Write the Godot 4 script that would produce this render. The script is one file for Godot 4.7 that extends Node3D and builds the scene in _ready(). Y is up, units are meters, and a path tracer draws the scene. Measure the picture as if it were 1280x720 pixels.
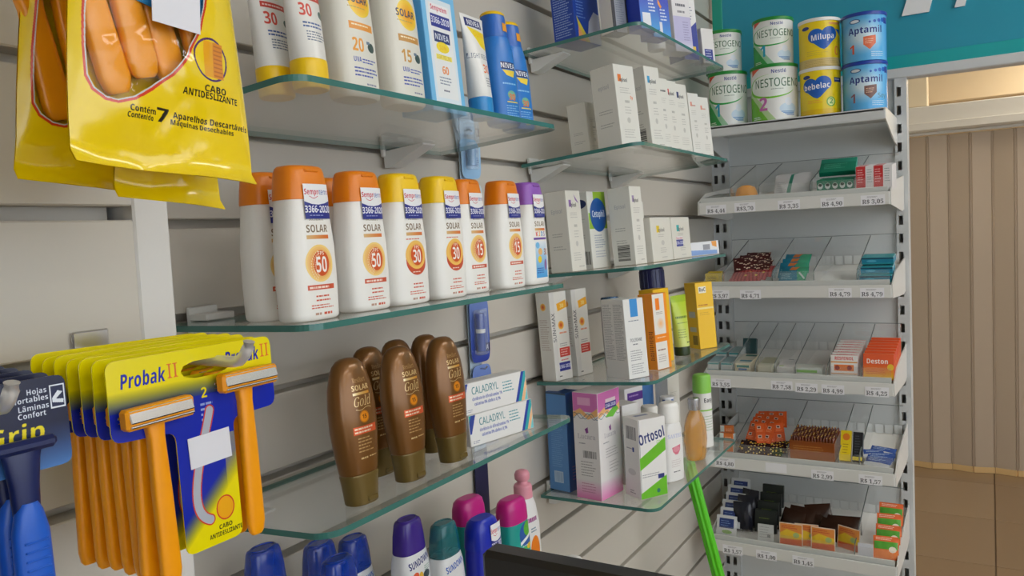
extends Node3D
# A pharmacy corner: a slat wall with glass shelves of sun care, hooks with razors on a pillar beside it, and a metal gondola with cans and divider trays.
# World: x runs along the slat wall away from the camera, y is up, z comes out of the slat wall. Metres, floor at y = 0.

const EYE := 1.5
const FOCAL := 997.035
const CAM_Z := 0.735
const GLASS := 0.006
var cr: Vector3
var cu: Vector3
var cf: Vector3
var M := {}
var used := {}
var papers := {}
var rng := RandomNumberGenerator.new()
# shelf: [height of the glass top at its front edge (from eye level), z of the front edge, rise towards the front, x start, x end]
var SH := {
	"s1": [0.151, 0.22, 0.08, 0.506, 1.006], "s2": [-0.0695, 0.22, 0.02, 0.506, 1.012], "s3": [-0.261, 0.22, 0.066, 0.512, 1.014], "s4": [-0.566, 0.22, 0.02, 0.506, 1.13],
	"A": [0.347, 0.24, 0.07, 1.272, 1.775], "B": [0.147, 0.24, 0.086, 1.252, 1.784], "C": [-0.060, 0.24, 0.06, 1.24, 1.75], "D": [-0.259, 0.24, 0.054, 1.272, 1.76], "E": [-0.481, 0.24, 0.008, 1.268, 1.775],
}


# ---------------------------------------------------------------- pictures printed on things
class Pic:
	var im: Image
	var s: float
	var o := Vector2.ZERO
	var w: float
	var h: float
	static var masks := {}
	static var fonts := {}

	func _init(w_mm: float, h_mm: float, px_per_mm: float, bg: Color) -> void:
		s = px_per_mm
		w = w_mm
		h = h_mm
		im = Image.create(maxi(4, int(w_mm * s)), maxi(4, int(h_mm * s)), false, Image.FORMAT_RGBA8)
		im.fill(bg)

	func rect(x: float, y: float, rw: float, rh: float, c: Color) -> void:
		im.fill_rect(Rect2i(roundi((x + o.x) * s), roundi((y + o.y) * s), maxi(1, roundi(rw * s)), maxi(1, roundi(rh * s))), c)

	func ell(cx: float, cy: float, rx: float, ry: float, c: Color) -> void:
		var y0 := int((cy - ry + o.y) * s)
		var y1 := int((cy + ry + o.y) * s)
		for y in range(y0, y1 + 1):
			var t := ((y + 0.5) / s - o.y - cy) / ry
			if absf(t) < 1.0:
				var k := rx * sqrt(1.0 - t * t)
				im.fill_rect(Rect2i(int((cx - k + o.x) * s), y, maxi(1, int(2.0 * k * s)), 1), c)

	func poly(pts: Array, c: Color) -> void:
		var lo := 1e9
		var hi := -1e9
		for p in pts:
			lo = minf(lo, p[1])
			hi = maxf(hi, p[1])
		for y in range(int((lo + o.y) * s), int((hi + o.y) * s) + 1):
			var yy := (y + 0.5) / s - o.y
			var xs := []
			for i in pts.size():
				var a = pts[i]
				var b = pts[(i + 1) % pts.size()]
				if (a[1] <= yy) != (b[1] <= yy):
					xs.append(a[0] + (yy - a[1]) / (b[1] - a[1]) * (b[0] - a[0]))
			xs.sort()
			for i in range(0, xs.size() - 1, 2):
				im.fill_rect(Rect2i(int((xs[i] + o.x) * s), y, maxi(1, int((xs[i + 1] - xs[i]) * s)), 1), c)

	# a blend of two inks from one edge to the other, as printed on packs
	func blend(x: float, y: float, rw: float, rh: float, a: Color, b: Color, down := true) -> void:
		var n := int((rh if down else rw) * s)
		for i in n:
			var c := a.lerp(b, float(i) / maxf(1.0, n - 1.0))
			if down:
				im.fill_rect(Rect2i(roundi((x + o.x) * s), roundi((y + o.y) * s) + i, roundi(rw * s), 1), c)
			else:
				im.fill_rect(Rect2i(roundi((x + o.x) * s) + i, roundi((y + o.y) * s), 1, roundi(rh * s)), c)

	# a round printed sun: rings from the middle ink to the outer ink
	func sun(cx: float, cy: float, r: float, a: Color, b: Color) -> void:
		var n := 9
		for i in n:
			ell(cx, cy, r * (1.0 - float(i) / n), r * (1.0 - float(i) / n), b.lerp(a, float(i) / (n - 1)))

	# rows of print too fine to read
	func fine(x: float, y: float, rw: float, rows: int, pitch: float, c: Color, thick := 0.0) -> void:
		var r := RandomNumberGenerator.new()
		r.seed = int(x * 131 + y * 977 + rw * 31 + rows)
		var t := thick if thick > 0.0 else pitch * 0.45
		for i in rows:
			var at := x
			var stop := x + rw * r.randf_range(0.7, 1.0)
			while at < stop:
				var k := minf(r.randf_range(1.2, 4.5), stop - at)
				rect(at, y + i * pitch, k, t, c)
				at += k + 0.7

	func bars(x: float, y: float, rw: float, rh: float, c: Color, upright := true) -> void:
		var r := RandomNumberGenerator.new()
		r.seed = 5
		var at := 0.0
		while at < (rw if upright else rh):
			var k := r.randf_range(0.5, 1.3)
			if upright:
				rect(x + at, y, k, rh, c)
			else:
				rect(x, y + at, rw, k, c)
			at += k + r.randf_range(0.5, 1.1)

	static func mask(words: String, font: String, bold: bool, px: int) -> Array:
		var key := "%s|%s|%s|%d" % [words, font, bold, px]
		if masks.has(key):
			return masks[key]
		var fk := "%s|%s" % [font, bold]
		if not fonts.has(fk):
			var f := SystemFont.new()
			f.font_names = PackedStringArray([font])
			f.font_weight = 700 if bold else 400
			fonts[fk] = f
		var ts := TextServerManager.get_primary_interface()
		var rid: RID = fonts[fk].get_rids()[0]
		var size := Vector2i(px, 0)
		var gl := []
		var pen := 0.0
		for i in words.length():
			var g := ts.font_get_glyph_index(rid, px, words.unicode_at(i), 0)
			ts.font_render_glyph(rid, size, g)
			gl.append([g, pen])
			pen += ts.font_get_glyph_advance(rid, px, g).x
		var mw := int(pen) + 4
		var base := int(px * 1.05)
		var mh := int(px * 1.45)
		var out := PackedByteArray()
		out.resize(mw * mh)
		var pages := {}
		for e in gl:
			var page: int = ts.font_get_glyph_texture_idx(rid, size, e[0])
			if page < 0:
				continue
			if not pages.has(page):
				var pi: Image = ts.font_get_texture_image(rid, size, page)
				pages[page] = [pi.get_width(), pi.get_data()]
			var uv: Rect2 = ts.font_get_glyph_uv_rect(rid, size, e[0])
			var off: Vector2 = ts.font_get_glyph_offset(rid, size, e[0])
			var data: PackedByteArray = pages[page][1]
			for y in int(uv.size.y):
				var ty := base + int(off.y) + y
				if ty < 0 or ty >= mh:
					continue
				for x in int(uv.size.x):
					var tx: int = int(e[1]) + int(off.x) + x
					if tx >= 0 and tx < mw:
						var a := data[((int(uv.position.y) + y) * pages[page][0] + int(uv.position.x) + x) * 2 + 1]
						if a > out[ty * mw + tx]:
							out[ty * mw + tx] = a
		masks[key] = [mw, mh, base, out, pen]
		return masks[key]

	# words: x, y of the baseline start (or middle with c), capital height in mm; options b bold, f serif, c centred, sx width, sl slant, rot degrees
	func text(x: float, y: float, cap: float, words: String, col: Color, q := {}) -> void:
		var px := clampi(int(cap * s / 0.714 * 1.6), 14, 90)
		var m := mask(words, "Droid Serif" if q.get("f", 0) else "Droid Sans", q.get("b", 0) == 1, px)
		var k := cap * s / (px * 0.714)
		var sx: float = k * q.get("sx", 1.0)
		var sl: float = q.get("sl", 0.0)
		var a := deg_to_rad(q.get("rot", 0.0))
		var ex := Vector2(cos(a), sin(a))
		var ey := Vector2(-sin(a), cos(a))
		var start: float = -m[4] * 0.5 if q.get("c", 0) else 0.0
		var at := Vector2((x + o.x) * s, (y + o.y) * s)
		var lo := Vector2(1e9, 1e9)
		var hi := -lo
		for cx in [0, m[0]]:
			for cy in [-m[2], m[1] - m[2]]:
				var p: Vector2 = at + ex * ((start + cx) * sx - sl * cy * k) + ey * (cy * k)
				lo = lo.min(p)
				hi = hi.max(p)
		var bits: PackedByteArray = m[3]
		for yy in range(maxi(0, int(lo.y)), mini(im.get_height() - 1, int(hi.y) + 1)):
			for xx in range(maxi(0, int(lo.x)), mini(im.get_width() - 1, int(hi.x) + 1)):
				var dlt := Vector2(xx + 0.5, yy + 0.5) - at
				var v: float = dlt.dot(ey) / k
				var u: float = (dlt.dot(ex) + sl * v * k) / sx - start
				var iy := int(floor(v + m[2]))
				var ix := int(floor(u))
				if ix < 0 or iy < 0 or ix >= m[0] - 1 or iy >= m[1] - 1:
					continue
				var al := float(bits[iy * m[0] + ix] + bits[iy * m[0] + ix + 1] + bits[(iy + 1) * m[0] + ix] + bits[(iy + 1) * m[0] + ix + 1]) / 1020.0
				if al > 0.04:
					im.set_pixel(xx, yy, im.get_pixel(xx, yy).lerp(col, al))


# ---------------------------------------------------------------- meshes
class MB:
	var v := PackedVector3Array()
	var n := PackedVector3Array()
	var uv := PackedVector2Array()
	var ix := PackedInt32Array()

	func vert(p: Vector3, nn: Vector3, t := Vector2.ZERO) -> int:
		v.append(p)
		n.append(nn)
		uv.append(t)
		return v.size() - 1

	func tri(a: int, b: int, c: int) -> void:
		if (v[b] - v[a]).cross(v[c] - v[a]).dot(n[a] + n[b] + n[c]) > 0.0:
			ix.append_array([a, c, b])
		else:
			ix.append_array([a, b, c])

	func quad(a: Vector3, b: Vector3, c: Vector3, d: Vector3, nn: Vector3, t := [Vector2.ZERO, Vector2.ZERO, Vector2.ZERO, Vector2.ZERO]) -> void:
		var i := vert(a, nn, t[0])
		vert(b, nn, t[1])
		vert(c, nn, t[2])
		vert(d, nn, t[3])
		tri(i, i + 1, i + 2)
		tri(i, i + 2, i + 3)

	# four-sided patch of rows x columns with smooth normals; out is a point inside that normals turn away from
	func sheet(rows: Array, uvs: Array, inside: Variant, wrap := false) -> void:
		var first := v.size()
		var R := rows.size()
		var Cn: int = rows[0].size()
		for i in R:
			for j in Cn:
				var up: Vector3 = rows[mini(i + 1, R - 1)][j] - rows[maxi(i - 1, 0)][j]
				var jp := mini(j + 1, Cn - 1)
				var jm := maxi(j - 1, 0)
				if wrap and (j == 0 or j == Cn - 1):
					jp = 1
					jm = Cn - 2
				var ac: Vector3 = rows[i][jp] - rows[i][jm]
				var nn := ac.cross(up)
				nn = nn.normalized() if nn.length_squared() > 1e-18 else Vector3.UP
				if inside != null:
					var from: Vector3 = rows[i][j] - (inside if inside is Vector3 else inside[i])
					if nn.dot(from) < 0.0:
						nn = -nn
				vert(rows[i][j], nn, uvs[i][j])
		for i in R - 1:
			for j in Cn - 1:
				var a := first + i * Cn + j
				tri(a, a + 1, a + Cn + 1)
				tri(a, a + Cn + 1, a + Cn)

	# sections [y, half width, half depth, squareness, z shift]; the front is +z. how: w, h, y0 of the print, or cyl
	func loft(sec: Array, seg := 32, how := {}, caps := true) -> void:
		var rows := []
		var uvs := []
		var mid := []
		var hh: float = how.get("h", sec[-1][0] - sec[0][0])
		var y0: float = how.get("y0", sec[0][0])
		var wide := 0.001
		for q in sec:
			wide = maxf(wide, q[1])
		var ww: float = how.get("w", 2.0 * wide)
		for q in sec:
			var row := []
			var tr := []
			var oz: float = q[4] if q.size() > 4 else 0.0
			var e: float = q[3] if q.size() > 3 else 2.0
			for j in seg + 1:
				var a := -PI + TAU * j / seg
				var x: float = q[1] * signf(sin(a)) * pow(absf(sin(a)), 2.0 / e)
				var z: float = q[2] * signf(cos(a)) * pow(absf(cos(a)), 2.0 / e)
				row.append(Vector3(x, q[0], z + oz))
				var tv: float = 1.0 - (q[0] - y0) / hh
				if how.has("cyl"):
					tr.append(Vector2(0.5 + a / TAU, tv))
				else:
					tr.append(Vector2(clampf(0.5 + x / ww, 0.01, 0.99) if z >= -0.0001 else (0.01 if x < 0 else 0.99), tv))
			rows.append(row)
			uvs.append(tr)
			mid.append(Vector3(0, q[0], oz))
		sheet(rows, uvs, mid, true)
		if caps:
			for side in [0, rows.size() - 1]:
				var nn := Vector3.DOWN if side == 0 else Vector3.UP
				var c := vert(mid[side], nn, uvs[side][0])
				for j in seg + 1:
					vert(rows[side][j], nn, uvs[side][0])
				for j in seg:
					tri(c, c + 1 + j, c + 2 + j)

	# a thin patch lying on the front of a lofted body, like a stuck-on label
	func sticker(sec: Array, x0: float, x1: float, y0: float, y1: float, lift: float) -> void:
		var rows := []
		var uvs := []
		for i in 9:
			var y := lerpf(y1, y0, i / 8.0)
			var k := 0
			while k < sec.size() - 2 and sec[k + 1][0] < y:
				k += 1
			var t := clampf((y - sec[k][0]) / maxf(1e-6, sec[k + 1][0] - sec[k][0]), 0.0, 1.0)
			var hw: float = lerpf(sec[k][1], sec[k + 1][1], t)
			var hd: float = lerpf(sec[k][2], sec[k + 1][2], t)
			var e: float = lerpf(sec[k][3], sec[k + 1][3], t)
			var oz: float = lerpf(sec[k][4] if sec[k].size() > 4 else 0.0, sec[k + 1][4] if sec[k + 1].size() > 4 else 0.0, t)
			var row := []
			var tr := []
			for j in 13:
				var x := lerpf(x0, x1, j / 12.0)
				row.append(Vector3(x, y, oz + hd * pow(maxf(0.0, 1.0 - pow(minf(0.999, absf(x) / hw), e)), 1.0 / e) + lift))
				tr.append(Vector2(j / 12.0, i / 8.0))
			rows.append(row)
			uvs.append(tr)
		sheet(rows, uvs, Vector3(0, (y0 + y1) * 0.5, -0.05))

	# box with chamfered edges. faces: name of face -> Rect2 in the picture
	func box(c: Vector3, size: Vector3, ch := 0.0, faces := {}, blank := Vector2.ZERO, turn := Basis()) -> void:
		var hs := size * 0.5
		ch = minf(ch, minf(hs.x, minf(hs.y, hs.z)) * 0.9)
		var P := func(axis: int, sg: Vector3) -> Vector3:
			var p := Vector3(sg.x * (hs.x - ch), sg.y * (hs.y - ch), sg.z * (hs.z - ch))
			p[axis] = sg[axis] * hs[axis]
			return c + turn * p
		for axis in 3:
			for sd in [-1.0, 1.0]:
				var nn := Vector3.ZERO
				nn[axis] = sd
				var b1 := (axis + 1) % 3
				var b2 := (axis + 2) % 3
				var pts := []
				var tv := []
				var fname: String = [["left", "right"], ["bottom", "top"], ["back", "front"]][axis][0 if sd < 0 else 1]
				for k in [[-1, -1], [1, -1], [1, 1], [-1, 1]]:
					var sg := Vector3.ZERO
					sg[axis] = sd
					sg[b1] = k[0]
					sg[b2] = k[1]
					pts.append(P.call(axis, sg))
					if faces.has(fname):
						var r: Rect2 = faces[fname]
						var a := 0.0
						var b := 0.0
						match fname:
							"front": a = (sg.x + 1) / 2; b = (1 - sg.y) / 2
							"back": a = (1 - sg.x) / 2; b = (1 - sg.y) / 2
							"left": a = (sg.z + 1) / 2; b = (1 - sg.y) / 2
							"right": a = (1 - sg.z) / 2; b = (1 - sg.y) / 2
							_: a = (sg.x + 1) / 2; b = (sg.z + 1) / 2
						tv.append(r.position + r.size * Vector2(a, b))
					else:
						tv.append(blank)
				quad(pts[0], pts[1], pts[2], pts[3], turn * nn, tv)
		if ch <= 0.0:
			return
		var bl := [blank, blank, blank, blank]
		for axis in 3:
			var b1 := (axis + 1) % 3
			var b2 := (axis + 2) % 3
			for s1 in [-1.0, 1.0]:
				for s2 in [-1.0, 1.0]:
					var lo := Vector3.ZERO
					lo[axis] = -1
					lo[b1] = s1
					lo[b2] = s2
					var hi := lo
					hi[axis] = 1
					var nn := Vector3.ZERO
					nn[b1] = s1
					nn[b2] = s2
					quad(P.call(b1, lo), P.call(b1, hi), P.call(b2, hi), P.call(b2, lo), turn * nn.normalized(), bl)
		for sx in [-1.0, 1.0]:
			for sy in [-1.0, 1.0]:
				for sz in [-1.0, 1.0]:
					var sg := Vector3(sx, sy, sz)
					var nn := turn * sg.normalized()
					var i := vert(P.call(0, sg), nn, blank)
					vert(P.call(1, sg), nn, blank)
					vert(P.call(2, sg), nn, blank)
					tri(i, i + 1, i + 2)

	# round bar through points
	func tube(pts: Array, r: float, seg := 10, close := true) -> void:
		var rows := []
		var uvs := []
		for i in pts.size():
			var d: Vector3 = (pts[mini(i + 1, pts.size() - 1)] - pts[maxi(i - 1, 0)]).normalized()
			var a := d.cross(Vector3.UP if absf(d.y) < 0.9 else Vector3.RIGHT).normalized()
			var b := d.cross(a)
			var row := []
			var tr := []
			for j in seg + 1:
				var t := TAU * j / seg
				row.append(pts[i] + (a * cos(t) + b * sin(t)) * r)
				tr.append(Vector2(float(j) / seg, float(i) / pts.size()))
			rows.append(row)
			uvs.append(tr)
		sheet(rows, uvs, pts, true)
		if close:
			for e in [0, pts.size() - 1]:
				var nn: Vector3 = (pts[e] - pts[1 if e == 0 else e - 1]).normalized()
				var c := vert(pts[e], nn)
				for j in seg + 1:
					vert(rows[e][j], nn)
				for j in seg:
					tri(c, c + 1 + j, c + 2 + j)

	# flat outline in x,y extruded along z from z0 to z1; prints map the outline's box onto the picture's rect
	func slab(pts: PackedVector2Array, z0: float, z1: float, rect := Rect2(), bound := Rect2(), blank := Vector2.ZERO) -> void:
		var t := Geometry2D.triangulate_polygon(pts)
		for side in [[z1, Vector3.BACK], [z0, Vector3.FORWARD]]:
			var first := v.size()
			for p in pts:
				var q := blank
				if rect.size.x > 0.0 and side[0] == z1:
					q = rect.position + rect.size * Vector2((p.x - bound.position.x) / bound.size.x, 1.0 - (p.y - bound.position.y) / bound.size.y)
				vert(Vector3(p.x, p.y, side[0]), side[1], q)
			for i in range(0, t.size(), 3):
				tri(first + t[i], first + t[i + 1], first + t[i + 2])
		for i in pts.size():
			var a := pts[i]
			var b := pts[(i + 1) % pts.size()]
			var e := (b - a).normalized()
			var nn := Vector3(e.y, -e.x, 0)
			if Geometry2D.is_point_in_polygon((a + b) * 0.5 + Vector2(nn.x, nn.y) * 1e-5, pts):
				nn = -nn
			quad(Vector3(a.x, a.y, z0), Vector3(b.x, b.y, z0), Vector3(b.x, b.y, z1), Vector3(a.x, a.y, z1), nn, [blank, blank, blank, blank])

	func mesh() -> ArrayMesh:
		var arr := []
		arr.resize(Mesh.ARRAY_MAX)
		arr[Mesh.ARRAY_VERTEX] = v
		arr[Mesh.ARRAY_NORMAL] = n
		arr[Mesh.ARRAY_TEX_UV] = uv
		arr[Mesh.ARRAY_INDEX] = ix
		var m := ArrayMesh.new()
		m.add_surface_from_arrays(Mesh.PRIMITIVE_TRIANGLES, arr)
		return m


# ---------------------------------------------------------------- small helpers
func c8(r: int, g: int, b: int) -> Color:
	return Color8(r, g, b)

func mat(col: Color, rough := 0.5, metal := 0.0) -> StandardMaterial3D:
	var m := StandardMaterial3D.new()
	m.albedo_color = col
	m.roughness = rough
	m.metallic = metal
	return m

func printed(p: Pic, rough := 0.4, coat := 0.0) -> StandardMaterial3D:
	var m := StandardMaterial3D.new()
	if not papers.has(p):
		papers[p] = ImageTexture.create_from_image(p.im)
	m.albedo_texture = papers[p]
	m.roughness = rough
	m.texture_repeat = false
	if coat > 0.0:
		m.clearcoat_enabled = true
		m.clearcoat = coat
		m.clearcoat_roughness = 0.12
	return m

func clear(col: Color, alpha: float, rough := 0.03) -> StandardMaterial3D:
	var m := mat(Color(col.r, col.g, col.b, alpha), rough)
	m.transparency = BaseMaterial3D.TRANSPARENCY_ALPHA
	return m

func numbered(called: String) -> String:
	used[called] = used.get(called, -1) + 1
	return called if used[called] == 0 else "%s_%03d" % [called, used[called]]

func thing(called: String, label: String, category: String, at := Transform3D(), group := "") -> Node3D:
	var o := Node3D.new()
	o.name = numbered(called)
	add_child(o)
	o.transform = at
	o.set_meta("label", label)
	o.set_meta("category", category)
	if group:
		o.set_meta("group", group)
	return o

func part(parent: Node3D, called: String, m: Mesh, material: Material, at := Transform3D()) -> MeshInstance3D:
	var o := MeshInstance3D.new()
	o.name = called
	o.mesh = m
	o.material_override = material
	o.transform = at
	parent.add_child(o, true)
	return o

func copy(o: Node3D, label: String, at: Transform3D) -> Node3D:
	var c: Node3D = o.duplicate()
	c.name = numbered(str(o.name).rstrip("0123456789").trim_suffix("_"))
	add_child(c)
	c.transform = at
	c.set_meta("label", label)
	return c

func structure(called: String, label := "", category := "") -> Node3D:
	var o := Node3D.new()
	o.name = called
	o.set_meta("kind", "structure")
	if label:
		o.set_meta("label", label)
		o.set_meta("category", category)
	add_child(o)
	return o

func boxm(c: Vector3, size: Vector3, ch := 0.0) -> ArrayMesh:
	var b := MB.new()
	b.box(c, size, ch)
	return b.mesh()

func ray(px: float, py: float) -> Vector3:
	return cf + cr * ((px - 640.0) / FOCAL) + cu * ((360.0 - py) / FOCAL)

func eye() -> Vector3:
	return Vector3(0, EYE, CAM_Z)

func on_z(px: float, py: float, z: float) -> Vector3:
	var q := ray(px, py)
	return eye() + q * ((z - CAM_Z) / q.z)

func on_x(px: float, py: float, x: float) -> Vector3:
	var q := ray(px, py)
	return eye() + q * (x / q.x)

func shelf_y(s: String, z: float) -> float:
	var d: Array = SH[s]
	return EYE + d[0] + d[2] * (z - d[1])

# standing on a glass shelf at x, z; yaw in degrees turns the front towards the entrance
func stand(s: String, x: float, z: float, yaw := 0.0, lift := 0.0006) -> Transform3D:
	var b := Basis(Vector3.RIGHT, -atan(SH[s][2])) * Basis(Vector3.UP, deg_to_rad(-yaw))
	return Transform3D(b, Vector3(x, shelf_y(s, z), z) + b.y * lift)

# ---------------------------------------------------------------- build
func _ready() -> void:
	rng.seed = 11
	var yaw := 0.542058
	var pitch := 0.0646598
	var roll := -0.0485981
	cf = Vector3(cos(yaw) * cos(pitch), -sin(pitch), -sin(yaw) * cos(pitch))
	var r0 := cf.cross(Vector3.UP).normalized()
	var u0 := r0.cross(cf)
	cr = r0 * cos(roll) + u0 * sin(roll)
	cu = u0 * cos(roll) - r0 * sin(roll)
	var cam := Camera3D.new()
	cam.name = "camera"
	cam.transform = Transform3D(Basis(cr, cu, -cf), eye())
	cam.fov = rad_to_deg(2.0 * atan(360.0 / FOCAL))
	cam.near = 0.02
	add_child(cam)
	var we := WorldEnvironment.new()
	we.name = "surroundings"
	var e := Environment.new()
	e.background_mode = Environment.BG_COLOR
	e.background_color = c8(236, 244, 255)
	e.background_energy_multiplier = 2.8
	e.tonemap_mode = Environment.TONE_MAPPER_LINEAR
	e.tonemap_exposure = 1.25
	e.sdfgi_enabled = true
	e.ssao_enabled = true
	e.ssil_enabled = true
	we.environment = e
	add_child(we)
	lamps()
	materials()
	print("room")
	room()
	print("shelves")
	glass_shelves()
	gondola()
	print("left")
	left_shelf_goods()
	pillar_goods()
	print("right")
	right_shelf_goods()
	print("gondola goods")
	cans()
	tray_goods()
	loose_things()

func lamps() -> void:
	# fluorescent panels in the ceiling of the shop, and one in the room behind the folding door
	var glow := mat(c8(255, 252, 244))
	glow.emission_enabled = true
	glow.emission = c8(255, 250, 240)
	glow.emission_energy_multiplier = 3.0
	var frame := mat(c8(225, 225, 222), 0.5)
	var spots := [[0.7, 2.7, 1.0], [2.0, 1.9, 1.0], [-0.5, 4.0, 1.0], [1.6, 4.0, 1.0], [4.75, 1.3, 0.75], [6.2, 1.6, 4.0]]
	for i in spots.size():
		var q: Array = spots[i]
		var label := "white fluorescent ceiling panel over the shop floor"
		if i == 5:
			label = "white fluorescent ceiling panel in the room behind the folding door"
		var t := thing("ceiling_light", label, "ceiling light", Transform3D(Basis(), Vector3(q[0], 2.8, q[1])), "fluorescent ceiling panels" if i < 5 else "")
		part(t, "frame", boxm(Vector3(0, -0.02, 0), Vector3(1.26, 0.04, 0.34), 0.004), frame)
		part(t, "diffuser", boxm(Vector3(0, -0.043, 0), Vector3(1.2, 0.006, 0.28), 0.002), glow)
		var l := AreaLight3D.new()
		l.name = "panel_light"
		l.area_size = Vector2(1.2, 0.28)
		l.light_color = c8(255, 252, 246) if i < 4 else c8(255, 238, 214)
		l.light_energy = 0.8 * q[2]
		l.area_range = 12.0
		l.shadow_enabled = true
		l.rotation = Vector3(-PI / 2, 0, 0)
		l.position = Vector3(0, -0.055, 0)
		t.add_child(l)

func materials() -> void:
	var nz := FastNoiseLite.new()
	nz.seed = 3
	nz.frequency = 0.02
	M.slat = mat(c8(198, 192, 181), 0.38)
	M.trim = mat(c8(214, 212, 208), 0.35)
	M.plaster = mat(c8(222, 218, 208), 0.9)
	M.cream = mat(c8(236, 220, 188), 0.9)
	M.ceiling = mat(c8(225, 222, 214), 0.9)
	M.steel = mat(c8(205, 208, 208), 0.4)
	M.steel_back = mat(c8(214, 217, 216), 0.5)
	M.dark = mat(c8(38, 38, 52), 0.8)
	M.white_metal = mat(c8(222, 222, 218), 0.35)
	M.chrome = mat(c8(214, 212, 210), 0.24, 1.0)
	M.rod = mat(c8(226, 226, 226), 0.28, 0.55)
	M.pane = clear(c8(225, 245, 240), 0.09, 0.02)
	M.edge = mat(c8(62, 118, 110), 0.18)
	M.acrylic = clear(c8(235, 242, 240), 0.04, 0.05)
	M.acrylic_edge = mat(c8(104, 114, 112), 0.3)
	M.white = mat(c8(240, 239, 234), 0.35)
	M.orange = mat(c8(238, 132, 6), 0.32)
	M.yellow = mat(c8(250, 205, 8), 0.32)
	M.purple = mat(c8(150, 92, 190), 0.32)
	M.razor = mat(c8(246, 158, 4), 0.3)
	M.navy = mat(c8(24, 30, 84), 0.3)

# ---------------------------------------------------------------- the room
func slats(parent: Node3D, x0: float, x1: float, z_face: float, y0: float, y1: float, board: Material) -> void:
	# boards 90 mm high with 10 mm grooves whose middles lie at eye height + 0.03 + 0.1 k
	var g := EYE + 0.03 - 1.4
	while g < y1:
		var lo := maxf(g + 0.005, y0)
		var hi := minf(g + 0.095, y1)
		if hi - lo > 0.01:
			part(parent, "slat", boxm(Vector3((x0 + x1) / 2, (lo + hi) / 2, z_face - 0.011), Vector3(x1 - x0, hi - lo, 0.022), 0.0012), board)
		g += 0.1

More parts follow.
